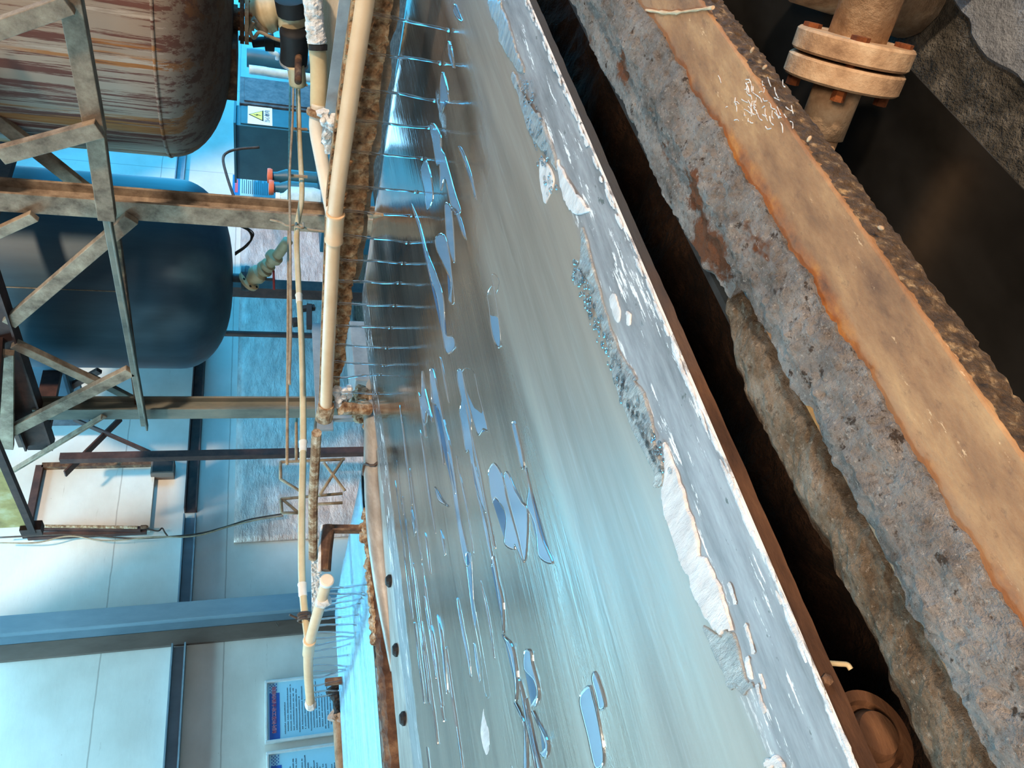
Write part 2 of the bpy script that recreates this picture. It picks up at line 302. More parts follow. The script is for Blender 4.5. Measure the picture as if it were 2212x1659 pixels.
# ------------------------------------------------------------------ mesh helpers
def nb(): return bmesh.new()
def box(bm, lo, hi):
    x0, y0, z0 = lo; x1, y1, z1 = hi
    v = [bm.verts.new(p) for p in ((x0, y0, z0), (x1, y0, z0), (x1, y1, z0), (x0, y1, z0), (x0, y0, z1), (x1, y0, z1), (x1, y1, z1), (x0, y1, z1))]
    for f in ((3, 2, 1, 0), (4, 5, 6, 7), (0, 1, 5, 4), (1, 2, 6, 5), (2, 3, 7, 6), (3, 0, 4, 7)): bm.faces.new([v[i] for i in f])
def frame_of(d, up=(0, 0, 1)):
    d = Vector(d).normalized(); u = Vector(up)
    if abs(d.dot(u)) > 0.97: u = Vector((1, 0, 0)) if abs(d.x) < 0.9 else Vector((0, 1, 0))
    a = d.cross(u).normalized(); b = a.cross(d).normalized()
    return a, b
def loft(bm, rings, caps=True, closed=True):
    rs = [[bm.verts.new(p) for p in r] for r in rings]
    n = len(rs[0])
    for r, q in zip(rs, rs[1:]):
        for i in range(n if closed else n - 1):
            j = (i + 1) % n
            bm.faces.new((r[i], r[j], q[j], q[i]))
    if caps and closed:
        bm.faces.new(rs[0][::-1]); bm.faces.new(rs[-1])
    return rs
def prism(bm, p0, p1, prof, up=(0, 0, 1)):
    """2-D profile (across, upward) swept from p0 to p1"""
    p0, p1 = Vector(p0), Vector(p1); a, b = frame_of(p1 - p0, up)
    loft(bm, [[p + a * u + b * w for u, w in prof] for p in (p0, p1)])
def rect(w, h): return [(-w / 2, -h / 2), (w / 2, -h / 2), (w / 2, h / 2), (-w / 2, h / 2)]
def hprof(w, h, t=0.012):
    a, b = w / 2, h / 2; s = t / 2
    return [(-a, -b), (a, -b), (a, -b + t), (s, -b + t), (s, b - t), (a, b - t), (a, b), (-a, b), (-a, b - t), (-s, b - t), (-s, -b + t), (-a, -b + t)]
def lprof(w, h, t=0.01): return [(-w / 2, -h / 2), (w / 2, -h / 2), (w / 2, -h / 2 + t), (-w / 2 + t, -h / 2 + t), (-w / 2 + t, h / 2), (-w / 2, h / 2)]
def bar(bm, p0, p1, w, h, up=(0, 0, 1)): prism(bm, p0, p1, rect(w, h), up)
def smooth_path(pts, n=8):
    pts = [Vector(p) for p in pts]
    if len(pts) < 3: return pts
    out = []
    P = [pts[0] * 2 - pts[1]] + pts + [pts[-1] * 2 - pts[-2]]
    for i in range(1, len(P) - 2):
        a, b, c, d = P[i - 1:i + 3]
        for k in range(n):
            t = k / n
            out.append(0.5 * ((2 * b) + (c - a) * t + (2 * a - 5 * b + 4 * c - d) * t * t + (3 * b - a - 3 * c + d) * t ** 3))
    out.append(pts[-1]); return out
def tube(bm, pts, r, seg=14, caps=True, amp=0.0, nsc=20, seed=0):
    pts = [Vector(p) for p in pts]
    rr = r if isinstance(r, (list, tuple)) else [r] * len(pts)
    a, b = frame_of(pts[1] - pts[0]); rings = []
    for i, p in enumerate(pts):
        d = (pts[min(i + 1, len(pts) - 1)] - pts[max(i - 1, 0)]).normalized()
        b = a.cross(d).normalized() * -1 if False else d.cross(a).normalized(); a = b.cross(d).normalized()
        ring = []
        for k in range(seg):
            t = 2 * PI * k / seg; q = a * math.cos(t) + b * math.sin(t)
            rad = rr[i]
            if amp: rad += amp * 0.8 * noise.fractal((p + q * rr[i]) * nsc + Vector((seed, 0, 0)), 0.6, 2.0, 5)
            ring.append(p + q * rad)
        rings.append(ring)
    loft(bm, rings, caps)
def lathe(bm, base, axis, prof, seg=48):
    """prof: list of (radius, height along axis)"""
    base = Vector(base); ax = Vector(axis).normalized(); a, b = frame_of(ax)
    rings = []
    for r, h in prof:
        r = max(r, 1e-4)
        rings.append([base + ax * h + (a * math.cos(2 * PI * k / seg) + b * math.sin(2 * PI * k / seg)) * r for k in range(seg)])
    loft(bm, rings)
def lumps(bm, c, r, n, seed, flat=(1, 1, 1)):
    rnd = random.Random(seed)
    for i in range(n):
        p = Vector(c) + Vector((rnd.uniform(-1, 1) * r * flat[0], rnd.uniform(-1, 1) * r * flat[1], rnd.uniform(-1, 1) * r * flat[2]))
        g = bmesh.ops.create_icosphere(bm, subdivisions=2, radius=r * rnd.uniform(0.35, 0.7), matrix=Matrix.Translation(p))
        for v in g['verts']:
            v.co += (v.co - p) * 0.5 * noise.noise(v.co * 60 + Vector((seed, 0, 0)))
def sweepX(bm, prof, x0, x1, nx, amp=0.0, nsc=20, seed=0, sub=0.006, warp=None):
    """closed (y,z) profile swept along X with a noise-roughened skin"""
    pts = []
    n = len(prof)
    for i in range(n):
        p, q = Vector(prof[i]), Vector(prof[(i + 1) % n])
        m = max(1, int((q - p).length / sub)) if sub else 1
        for k in range(m): pts.append(p.lerp(q, k / m))
    c = sum(pts, Vector((0, 0))) / len(pts)
    rings = []
    for i in range(nx + 1):
        x = x0 + (x1 - x0) * i / nx; ring = []
        for p in pts:
            y, z = p
            if warp: y, z = warp(x, y, z)
            w = Vector((x, y, z))
            if amp:
                d = (p - c); d = d.normalized() if d.length > 1e-6 else Vector((0, 1))
                h = amp * (0.7 * noise.fractal(w * nsc + Vector((seed, 0, 0)), 0.55, 2.0, 4) + 0.45 * noise.noise(w * nsc * 5 + Vector((seed, 3, 0))))
                w += Vector((0, d.x, d.y)) * h
            ring.append(w)
        rings.append(ring)
    loft(bm, rings)

WL = {}
def obj(name, bm, mat, parent=None, smooth=False, bevel=0.0, kind=None, label=None):
    bmesh.ops.recalc_face_normals(bm, faces=bm.faces)
    me = bpy.data.meshes.new(name); 
    xs = [v.co for v in bm.verts]
    lo = Vector((min(v.x for v in xs), min(v.y for v in xs), min(v.z for v in xs))); hi = Vector((max(v.x for v in xs), max(v.y for v in xs), max(v.z for v in xs)))
    c = Vector(((lo.x + hi.x) / 2, (lo.y + hi.y) / 2, lo.z))
    bmesh.ops.translate(bm, verts=bm.verts, vec=-c)
    bm.to_mesh(me); bm.free()
    me.materials.append(MAT[mat] if isinstance(mat, str) else mat)
    if smooth:
        for p in me.polygons: p.use_smooth = True
    o = bpy.data.objects.new(name, me); COL.objects.link(o)
    if parent is not None:
        o.parent = parent; o.location = c - WL[parent.name]
    else: o.location = c
    WL[o.name] = c
    if smooth == 'auto':
        try: me.set_sharp_from_angle(angle=math.radians(40))
        except Exception: pass
    if bevel:
        b = o.modifiers.new('bevel', 'BEVEL'); b.width = bevel; b.segments = 2; b.limit_method = 'ANGLE'
    if kind: o['kind'] = kind
    if label: o['label'] = label
    return o
def thing(name, label, cat, loc, group=None):
    o = bpy.data.objects.new(name, None); COL.objects.link(o); o.location = Vector(loc); o.empty_display_size = 0.05
    WL[o.name] = Vector(loc); return tag(o, label, cat, group)
def tag(o, label, cat, group=None, kind=None):
    o['label'] = label; o['category'] = cat
    if group: o['group'] = group
    if kind: o['kind'] = kind
    return o
def struct(name, bm, mat, parent=None, **k):
    return obj(name, bm, mat, parent, kind=None if parent else 'structure', **k)
ORD = 'first second third fourth fifth sixth seventh eighth ninth tenth eleventh twelfth thirteenth fourteenth fifteenth sixteenth seventeenth eighteenth nineteenth twentieth'.split()

# ------------------------------------------------------------------ the setting
YW = 8.0
ZC = 6.2          # roof height
bm = nb(); box(bm, (-7, YW, -0.2), (20, YW + 0.2, ZC + 0.2)); struct('wall_back', bm, 'wall')
bm = nb()
box(bm, (18.5, -5, -0.2), (18.7, -2.5, ZC + 0.2)); box(bm, (18.5, 7.6, -0.2), (18.7, YW, ZC + 0.2))
box(bm, (18.5, -2.5, -0.2), (18.7, 7.6, 0.2)); box(bm, (18.5, -2.5, 4.6), (18.7, 7.6, ZC + 0.2)); struct('wall_right', bm, 'wall')
w5 = struct('wall_wash_panel', (lambda b: (box(b, (2.9, 7.2, ZC - 0.06), (4.4, 7.75, ZC - 0.01)), b)[1])(nb()), 'cyanwash')  # added glow panel under the roof, washes the back wall cyan
w = struct('window_1', (lambda b: (box(b, (18.56, -2.5, 0.2), (18.6, 7.6, 4.6)), b)[1])(nb()), 'cyanlight')
bm = nb()
for yy in (-2.46, 0.9, 4.2, 7.56): box(bm, (18.48, yy - 0.05, 0.2), (18.56, yy + 0.05, 4.6))
for zz in (0.24, 2.4, 4.56): box(bm, (18.485, -2.5, zz - 0.04), (18.555, 7.6, zz + 0.04))
struct('window_frame', bm, 'column', w)
bm = nb(); box(bm, (-7, -5, ZC), (0.1, 3.5, ZC + 0.1)); box(bm, (0.1, -2.6, ZC), (1.7, 3.5, ZC + 0.1)); box(bm, (8, -5, ZC), (18.7, 3.5, ZC + 0.1)); box(bm, (-7, 3.5, ZC), (18.7, 5.8, ZC + 0.1)); box(bm, (4.0, 5.8, ZC), (18.7, YW, ZC + 0.1)); box(bm, (-7, 7.2, ZC), (4.0, YW, ZC + 0.1)); struct('ceiling', bm, 'ceiling')  # unseen roof, its outline shaped to keep sun off the back wall
bm = nb(); box(bm, (8, -5.2, -0.2), (18.7, -5, ZC + 0.1)); struct('wall_front_light_block', bm, 'wall')  # unseen wall added to keep outside light off the far right
struct('front_fill_panel', (lambda b: (box(b, (9.0, -4.998, 0.4), (17.5, -4.97, 4.8)), b)[1])(nb()), 'cyanfill')  # added unseen glow panel, cyan fill from the front right
w3 = struct('window_3', (lambda b: (box(b, (7.5, YW - 0.02, 4.75), (16.25, YW - 0.002, 5.95)), b)[1])(nb()), 'clerestory_and_panel')
bm = nb()
for i in range(8): box(bm, (7.5 + 1.25 * i - 0.03, YW - 0.06, 4.75), (7.5 + 1.25 * i + 0.03, YW - 0.021, 5.95))
struct('window_frame', bm, 'column', w3)
w4 = struct('hidden_glow_panel', (lambda b: (box(b, (11.8, YW - 0.02, 2.1), (16.4, YW - 0.002, 4.2)), b)[1])(nb()), 'clerestory_and_panel')  # added glow hidden behind the rusty tank for the belt's blue reflection
bm = nb()
for i in range(5): box(bm, (11.8 + 1.15 * i - 0.03, YW - 0.06, 2.1), (11.8 + 1.15 * i + 0.03, YW - 0.021, 4.2))
struct('window_frame', bm, 'column', w4)  # bars across the added glow panel
struct('window_2', (lambda b: (box(b, (-7, 5.8, ZC + 0.02), (4.0, 7.2, ZC + 0.06)), b)[1])(nb()), 'skylight')
bm = nb(); box(bm, (-7, -5, -0.2), (18.5, YW, 0)); struct('floor', bm, 'concrete')
bm = nb()
random.seed(3)
c0 = V(2215, 20, 'z', 0.0)
N = 40; rim = []
g = [bm.verts.new((c0.x + (0.16 + 0.07 * noise.noise(Vector((math.cos(2 * PI * k / N) * 2, math.sin(2 * PI * k / N) * 2, 3)))) * 1.3 * math.cos(2 * PI * k / N), c0.y + (0.1 + 0.05 * noise.noise(Vector((math.cos(2 * PI * k / N) * 2, math.sin(2 * PI * k / N) * 2, 9)))) * math.sin(2 * PI * k / N), 0.0)) for k in range(N)]
h = [bm.verts.new(v.co * 1.0 + Vector((0, 0, 0.006)) + (c0 - v.co) * 0.06) for v in g]
for k in range(N): bm.faces.new((g[k], g[(k + 1) % N], h[(k + 1) % N], h[k]))
bm.faces.new(h); bm.faces.new(g[::-1])
o = obj('cement_patch', bm, 'concretepale'); tag(o, 'pale bluish scraped cement patch on the dark floor past the flanged pipe', 'patch')

# wall steelwork: column, girts, brown post, panel frame
cx0 = V(330, 1328, 'y', 7.8).x
bm = nb(); prism(bm, (cx0 - 0.02, 7.84, 0), (cx0 - 0.02, 7.84, ZC), hprof(0.17, 0.28, 0.02), up=(0, 1, 0))
t = obj('wall_column', bm, 'column'); tag(t, 'blue-grey steel column standing against the white wall left of the posts', 'column')
bm = nb(); box(bm, (cx0 - 0.26, 7.955, 0), (cx0 - 0.11, 7.998, ZC)); o = obj('column_shade_strip', bm, 'columnshade'); tag(o, 'brown vertical strip painting the shaded side left of the blue-grey column', 'shade strip')  # shaded side of the column painted as a brown strip
def girt(xa, xb, z, lab, m='column'):
    bm = nb(); prism(bm, (xa, 7.94, z), (xb, 7.94, z), [(-0.06, -0.065), (0.06, -0.065), (0.06, -0.05), (-0.045, -0.05), (-0.045, 0.05), (0.06, 0.05), (0.06, 0.065), (-0.06, 0.065)])
    o = obj('wall_girt', bm, m); tag(o, lab, 'beam')
zg = V(400, 1290, 'y', 7.94).z
girt(cx0 + 0.1, 4.55, zg, 'blue-grey wall girt right of the blue-grey column, left of the brown post')
girt(4.62, 7.6, zg, 'brown-stained wall girt behind the hanging tanks, right of the brown post', 'beamdark')
girt(0.2, cx0 - 0.27, V(380, 1500, 'y', 7.94).z, 'blue-grey wall girt left of the blue-grey column above the posters')
girt(9.0, 11.6, V(390, 365, 'y', 7.94).z, 'short dark girt on the wall between the rusty and the blue tank')
# small hook and seams
bm = nb(); tube(bm, [V(600, 1350, 'y', 7.99), V(600, 1352, 'y', 7.93), V(596, 1345, 'y', 7.93)], 0.006); o = obj('wall_hook', bm, 'wire'); tag(o, 'tiny bent metal hook on the wall beside the column foot', 'hook')
# foil cladding
a = V(511, 900, 'y', 7.97)
x1, x0 = V(513, 480, 'y', 7.97).x, V(505, 1172, 'y', 7.97).x
bm = nb()
nx, nz = 70, 16; zt, zb = a.z, 0.003; rows = []
for j in range(nz + 1):
    rows.append([bm.verts.new((x0 + (x1 - x0) * i / nx, 7.965 - 0.02 * abs(noise.noise(Vector((i * 0.35, j * 0.6, 2)))), zb + (zt - zb) * j / nz)) for i in range(nx + 1)])
for j in range(nz):
    for i in range(nx): bm.faces.new((rows[j][i], rows[j][i + 1], rows[j + 1][i + 1], rows[j + 1][i]))
r = bmesh.ops.extrude_face_region(bm, geom=bm.faces[:])
for v in r['geom']:
    if isinstance(v, bmesh.types.BMVert): v.co.y = 7.996
o = obj('foil_cladding', bm, 'foil', smooth=True); tag(o, 'crinkled shiny foil insulation sheet lining the lower back wall', 'cladding')
# brown posts in front of the wall
def vpost(px, y, r, z1, lab, m='beamdark', name='steel_post', sq=True):
    p = V(px[0], px[1], 'y', y)
    bm = nb(); bar(bm, (p.x, y, 0), (p.x, y, z1), r, r) if sq else tube(bm, [(p.x, y, 0), (p.x, y, z1)], r / 2)
    o = obj(name, bm, m); tag(o, lab, 'post'); return p
p = vpost((440, 983), 7.3, 0.08, V(130, 990, 'y', 7.3).z, 'dark red-brown square post before the wall, left of the grey-green pillar')
vpost((560, 722), 6.2, 0.06, 2.2, 'thin dark brown post under the dark blue tank, before the foil', sq=False)
vpost((560, 623), 6.0, 0.14, 1.9, 'dark post behind the valve under the dark blue tank')
# X brace behind and the white panel with dark frame
def brace(a, b, ax, val, w, h, lab, m, name='brace', prof=None):
    p, q = V(*a, ax, val), V(*b, ax, val)
    bm = nb(); prism(bm, p, q, prof or rect(w, h), up=(1, 0, 0) if ax == 'x' else (0, 1, 0))
    o = obj(name, bm, m, bevel=0.004); tag(o, lab, 'brace'); return o
brace((158, 905), (325, 978), 'y', 7.36, 0.02, 0.07, 'dark brace of the crossed pair, sloping down to the brown post', 'beamdark')
brace((262, 903), (140, 1024), 'y', 7.4, 0.02, 0.1, 'dark brace of the crossed pair, rising toward the pillar top', 'beamdark')
pa, pb = V(90, 1012, 'y', 7.9), V(322, 1140, 'y', 7.9)
t = thing('wall_board', 'white sheet panel with a dark brown frame high on the wall', 'panel', ((pa.x + pb.x) / 2, 7.9, pb.z))
xa, xb = sorted((pa.x, pb.x)); za, zb = sorted((pa.z, pb.z))
bm = nb(); box(bm, (xa, 7.93, za), (xb, 7.99, zb)); obj('sheet', bm, 'wall', t)
bm = nb(); bar(bm, (xa - 0.03, 7.91, zb + 0.02), (xb + 0.03, 7.91, zb + 0.02), 0.07, 0.07); obj('top_rail', bm, 'beamdark', t)
bm = nb(); bar(bm, (xb + 0.03, 7.91, za), (xb + 0.03, 7.91, zb), 0.07, 0.06); obj('side_rail', bm, 'rust', t)
bm = nb(); bar(bm, (xa - 0.03, 7.91, za + 0.02), (xa - 0.03, 7.91, zb), 0.05, 0.06); obj('side_rail', bm, 'beamdark', t)
# tube lamp on the wall and its cable, junction box
pa, pb = V(85, 1141, 'y', 7.86), V(305, 1143, 'y', 7.86)
t = thing('tube_lamp', 'rusty brown unlit tube lamp batten hanging upright on the white wall', 'lamp', pb)
bm = nb(); bar(bm, pa, pb, 0.05, 0.045, up=(0, 1, 0)); obj('batten', bm, 'beamdark', t, bevel=0.004)
bm = nb(); tube(bm, [pa + Vector((0, -0.04, -0.03)), pb + Vector((0, -0.04, 0.03))], 0.016); obj('tube', bm, 'rustpale', t)
bm = nb(); lathe(bm, pb + Vector((0, -0.04, 0.0)), (0, 0, -1), [(0, 0), (0.022, 0), (0.022, 0.05), (0.012, 0.07), (0, 0.07)], 16); obj('lamp_holder', bm, 'rust', t)
p = V(352, 1012, 'y', 7.9)
t = thing('junction_box', 'small dark open junction box on the wall beside the brown post', 'box', p)
bm = nb(); box(bm, (p.x - 0.09, 7.86, p.z - 0.12), (p.x + 0.09, 7.99, p.z + 0.12)); obj('case', bm, 'columnshade', t, bevel=0.006)
bm = nb(); box(bm, (p.x - 0.065, 7.852, p.z - 0.1), (p.x + 0.065, 7.86, p.z + 0.1)); obj('cover', bm, 'black', t)
bm = nb(); q = V(362, 1158, 'y', 7.92); tube(bm, smooth_path([pb + Vector((0, 0, -0.05)), pb + Vector((-0.02, 0.02, -0.16)), V(350, 1141, 'y', 7.9), V(356, 1150, 'y', 7.9), q]), 0.008); o = obj('lamp_flex', bm, 'wire'); tag(o, 'short looped flex hanging below the tube lamp', 'cable')
def cable(pts, y, r, lab, m='wire'):
    bm = nb(); tube(bm, smooth_path([V(a, b, 'y', y) for a, b in pts]), r, 8); o = obj('cable', bm, m, smooth=True); tag(o, lab, 'cable')
cable([(0, 1161), (60, 1158), (130, 1155), (200, 1157), (300, 1163), (420, 1154), (480, 1140), (540, 1122), (610, 1110)], 7.84, 0.009, 'dark upper cable sagging across the white wall past the column girt')
cable([(0, 1173), (80, 1172), (150, 1158), (230, 1168), (330, 1160), (420, 1158), (500, 1136), (560, 1122), (612, 1114)], 7.82, 0.008, 'brown lower cable sagging across the white wall', 'wirepale')

# posters
def textmesh(txt, size, loc, right, upv, mat, parent, name, w=None):
    cu = bpy.data.curves.new(name, 'FONT'); cu.body = txt; cu.size = size; cu.align_x = 'CENTER'; cu.align_y = 'CENTER'; cu.extrude = 0.0012; cu.offset = w or 0.0
    tmp = bpy.data.objects.new('tmp', cu)
    COL.objects.link(tmp); dg = bpy.context.evaluated_depsgraph_get()
    me = bpy.data.meshes.new_from_object(tmp.evaluated_get(dg)); bpy.data.objects.remove(tmp)
    bm = nb(); bm.from_mesh(me); bpy.data.meshes.remove(me)
    n = right.cross(upv); Mx = Matrix((right, upv, n)).transposed().to_4x4(); Mx.translation = loc
    bmesh.ops.transform(bm, matrix=Mx, verts=bm.verts)
    if len(bm.verts) == 0:
        bm.free(); return None
    me2 = bm
    return obj(name, bm, mat, parent)
RX, UZ = Vector((1, 0, 0)), Vector((0, 0, 1))
def poster(x0, x1, zt, zb, lab, title, seed, y=7.97):
    t = thing('safety_poster', lab, 'poster', ((x0 + x1) / 2, y, zb), None)
    W, H = x1 - x0, zt - zb; fr = 0.026
    bm = nb()
    for lo, hi in (((x0, zb), (x0 + fr, zt)), ((x1 - fr, zb), (x1, zt)), ((x0 + fr, zb), (x1 - fr, zb + fr)), ((x0 + fr, zt - fr), (x1 - fr, zt))):
        box(bm, (lo[0], y - 0.03, lo[1]), (hi[0], y + 0.028, hi[1]))
    obj('frame', bm, 'frame', t, bevel=0.006)
    bm = nb(); box(bm, (x0 + fr, y - 0.004, zb + fr), (x1 - fr, y + 0.02, zt - fr)); sh = obj('sheet', bm, 'sheet', t)
    bh = H * 0.125; bz1 = zt - fr - 0.002; bz0 = bz1 - bh
    bm = nb(); box(bm, (x0 + fr, y - 0.0055, bz0), (x1 - fr - W * 0.17, y - 0.0035, bz1 - bh * 0.12)); obj('title_band', bm, 'band', t)
    rnd = random.Random(seed); bm = nb(); c = W * 0.024
    for i in range(8):
        for j in range(5):
            if (i + j) % 2 == 0 and not (j > 3 and i < 2):
                xx = x1 - fr - W * 0.17 + (i - 0.5) * c; zz = bz1 - bh * 0.1 - (j + 1) * c * 1.05
                if xx + c < x1 - fr: box(bm, (xx, y - 0.0056, zz), (xx + c, y - 0.0034, zz + c * 0.6))
    obj('checker_pattern', bm, 'band', t)
    if title:
        tl = textmesh(title, W * 0.068, Vector((x0 + W * 0.52, y - 0.0062, bz0 + bh * 0.45)), RX, UZ, 'whiteink', t, 'title_outline', W * 0.0035)
        tl = textmesh(title, W * 0.068, Vector((x0 + W * 0.52, y - 0.0082, bz0 + bh * 0.45)), RX, UZ, 'redink', t, 'title_text')
    # body lines, too small to read: rows of short ink marks
    bm = nb(); z = bz0 - H * 0.06
    while z > zb + fr + H * 0.05:
        x = x0 + fr + W * (0.07 if rnd.random() < 0.4 else 0.11); xe = x1 - fr - W * rnd.uniform(0.05, 0.4)
        while x < xe:
            cw = W * 0.011
            if rnd.random() < 0.93:
                box(bm, (x, y - 0.0056, z), (x + cw, y - 0.0038, z + H * rnd.uniform(0.0075, 0.0115)))
            x += W * 0.0175
        z -= H * 0.031
    obj('body_text', bm, 'ink', t)
    return t
pT = V(572, 1472, 'y', 7.97); pB = V(572, 1608, 'y', 7.97)
poster(pB.x, pT.x, pT.z, pT.z - 0.86, 'framed pale blue safety poster with red title behind the far spray pipe', '制片包装工安全操作规程', 1)
pT2 = V(575, 1626, 'y', 7.97); poster(pT2.x - 0.58, pT2.x, pT2.z, pT2.z - 0.86, 'framed pale blue poster cut off by the picture edge, left of its twin', None, 2)
pa = V(503, 378, 'y', 7.97); pb = V(592, 428, 'y', 7.97)
t = thing('wall_notice', 'small blue and lilac wall notice between the tanks, behind the orange-capped cylinders', 'poster', ((pa.x + pb.x) / 2, 7.97, pb.z))
xa, xb = sorted((pa.x, pb.x))
bm = nb(); box(bm, (xa, 7.965, pb.z - 0.1), (xb, 7.998, pa.z)); obj('sheet', bm, 'sheet', t)
H_ = pa.z - pb.z
bm = nb(); box(bm, (xa, 7.962, pa.z - H_ * 0.18), (xb, 7.966, pa.z)); obj('title_band', bm, 'band', t)
bm = nb(); box(bm, (xa + 0.06, 7.96, pa.z - H_ * 0.13), (xb - 0.12, 7.963, pa.z - H_ * 0.06)); obj('title_text', bm, 'redink', t)
bm = nb()
for j in range(14): box(bm, (xa + 0.05, 7.961, pa.z - H_ * (0.24 + 0.05 * j)), (xb - 0.06 - 0.1 * random.random(), 7.9655, pa.z - H_ * (0.225 + 0.05 * j)))
obj('body_text', bm, 'ink', t)

# ------------------------------------------------------------------ tanks
def tank(px, X, R, zbot, ztop, mat, lab, dome=None, seam=True, coil=True):
    r = ray(*px); y = X * r.y / r.x
    t = thing('pressure_tank', lab, 'tank', (X, y, zbot)); D = dome or R * 0.52
    prof = [(0, 0)]
    for k in range(1, 15):
        a = PI / 2 * k / 14; prof.append((R * math.sin(a) ** 0.75, D * (1 - math.cos(a))))
    prof += [(R, D + 0.02), (R, ztop - zbot - D)]
    for k in range(1, 10):
        a = PI / 2 * k / 9; prof.append((R * math.cos(a), ztop - zbot - D + D * math.sin(a)))
    bm = nb(); lathe(bm, (X, y, zbot), (0, 0, 1), prof, 96); obj('shell', bm, mat, t, smooth=True)
    if seam:
        bm = nb(); lathe(bm, (X, y, zbot + D), (0, 0, 1), [(R - 0.02, -0.012), (R + 0.005, -0.009), (R + 0.008, 0), (R + 0.005, 0.009), (R - 0.02, 0.012)], 96); obj('weld_seam', bm, mat, t, smooth=True)
    return t, Vector((X, y, zbot))
XT = 5.3
r = ray(505, 40); z1 = 1.35 + (r.z / r.x) * XT
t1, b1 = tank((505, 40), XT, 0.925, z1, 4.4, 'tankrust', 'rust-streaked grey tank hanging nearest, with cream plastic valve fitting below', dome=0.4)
r = ray(503, 600); z2 = 1.35 + (r.z / r.x) * XT
t2, b2 = tank((503, 600), XT, 0.815, z2, 4.4, 'tankblue', 'dark blue tank hanging behind the diagonal braces beside the steel pillar', seam=False)
# the thin drip line down the blue tank side
bm = nb(); a0 = math.atan2(-0.55, -0.83); q = Vector((math.cos(a0) * 0.816, math.sin(a0) * 0.816, 0)); tube(bm, [b2 + q + Vector((0, 0, 0.75)), b2 + q + Vector((0, 0, 2.3))], 0.004, 6); obj('paint_run', bm, 'boardgrey', t2)
t3, b3 = tank((457, 562), 7.3, 0.82, V(457, 480, 'x', 7.3).z, 4.4, 'tankpale', 'pale blue tank half hidden behind the dark blue one', seam=True)
# nozzle and valve of the rusty tank
def cyl(bm, c, axis, prof, seg=24): lathe(bm, c, axis, prof, seg)
bm = nb(); lathe(bm, b1 + Vector((0, 0, 0.02)), (0, 0, -1), [(0, 0), (0.07, 0), (0.07, 0.06), (0.15, 0.06), (0.15, 0.085), (0, 0.085)], 32); obj('nozzle', bm, 'rust', t1)
bm = nb(); lathe(bm, b1 + Vector((0, 0, -0.07)), (0, 0, -1), [(0, 0), (0.15, 0), (0.15, 0.025), (0.06, 0.025), (0.06, 0.06), (0, 0.06)], 32); obj('flange', bm, 'flangetan', t1)
for k in range(8):
    bm = nb(); a = 2 * PI * k / 8; lathe(bm, b1 + Vector((0.125 * math.cos(a), 0.125 * math.sin(a), -0.03)), (0, 0, -1), [(0, 0), (0.012, 0), (0.012, 0.085), (0, 0.085)], 8); obj('flange_bolt', bm, 'rustbolt', t1)
# clutter of legs, skirt brackets under the rusty tank
bm = nb(); box(bm, (b1.x - 0.3, b1.y + 0.05, b1.z - 0.02), (b1.x + 0.3, b1.y + 0.42, b1.z + 0.24)); obj('skirt_bracket', bm, 'rust', t1)
# cream elbow valve under it
c = b1 + Vector((0, 0, -0.13))
vt = thing('valve_elbow', 'cream ribbed plastic valve elbow under the rusty tank, against the cyan window light', 'valve', c)
path = [V(548, 48, 'x', XT), V(560, 36, 'x', XT), V(580, 29, 'x', XT), V(602, 27, 'x', XT), V(612, 40, 'x', XT)]
bm = nb(); sp = smooth_path(path, 6); tube(bm, sp, [0.07 + 0.05 * math.sin(PI * min(1, i / (len(sp) - 1) * 1.15)) + (0.008 if i % 5 == 0 else 0) for i in range(len(sp))], 20); obj('body', bm, 'hose', vt, smooth=True)
bm = nb(); bar(bm, V(545, 40, 'x', XT - 0.12), V(575, 72, 'x', XT - 0.12), 0.05, 0.035); obj('handle', bm, 'boardgrey', vt, bevel=0.005)
bm = nb(); lathe(bm, V(604, 40, 'x', XT), (0.2, -0.3, -1), [(0, 0), (0.13, 0), (0.14, 0.05), (0.14, 0.16), (0.12, 0.18), (0, 0.18)], 24); obj('rubber_sleeve', bm, 'rust', vt)
# manifold pipes and hoses below
def pixpipe(name, pts, ax, val, r, mat, lab, cat='pipe', collars=(), collar_mat=None, amp=0, seg=16, n=6):
    P_ = [V(a, b, ax, val) for a, b in pts]
    t = thing(name, lab, cat, P_[-1])
    sp = smooth_path(P_, n); bm = nb(); tube(bm, sp, r, seg, amp=amp); obj('tube', bm, mat, t, smooth=True)
    for (a, b, l, rr) in collars:
        c = V(a, b, ax, val); k = min(range(len(sp) - 1), key=lambda i: (sp[i] - c).length); d = (sp[k + 1] - sp[k]).normalized()
        bm = nb(); lathe(bm, c - d * l / 2, d, [(0, 0), (r * 1.02, 0), (rr, 0.004), (rr, l - 0.004), (r * 1.02, l), (0, l)], seg); obj('collar', bm, collar_mat or mat, t, smooth='auto')
    return t
pixpipe('vertical_drop_pipe', [(626, 0), (630, 25), (632, 60)], 'x', 4.9, 0.085, 'hose', 'short thick cream pipe stub dropping under the rusty tank at the picture edge', collars=[(631, 12, 0.1, 0.1)], collar_mat='black')
pixpipe('black_hose', [(634, 66), (636, 100), (634, 140)], 'x', 4.8, 0.085, 'black', 'thick black rubber hose sleeve below the cream valve elbow', collars=[(635, 137, 0.02, 0.09)], collar_mat='greymetal')
pixpipe('cream_pipe_stub', [(638, 140), (641, 160), (643, 182)], 'x', 4.75, 0.055, 'hose', 'short cream pipe stub below the thick black hose')
bm = nb(); tube(bm, smooth_path([V(a, b, 'x', 5.1) for a, b in [(548, 48), (540, 66), (548, 82), (560, 70), (580, 78), (600, 86), (622, 92)]], 8), 0.012, 8); o = obj('tie_rope', bm, 'wirepale', smooth=True); tag(o, 'thin looped tie rope trailing from the rusty tank nozzle', 'rope')
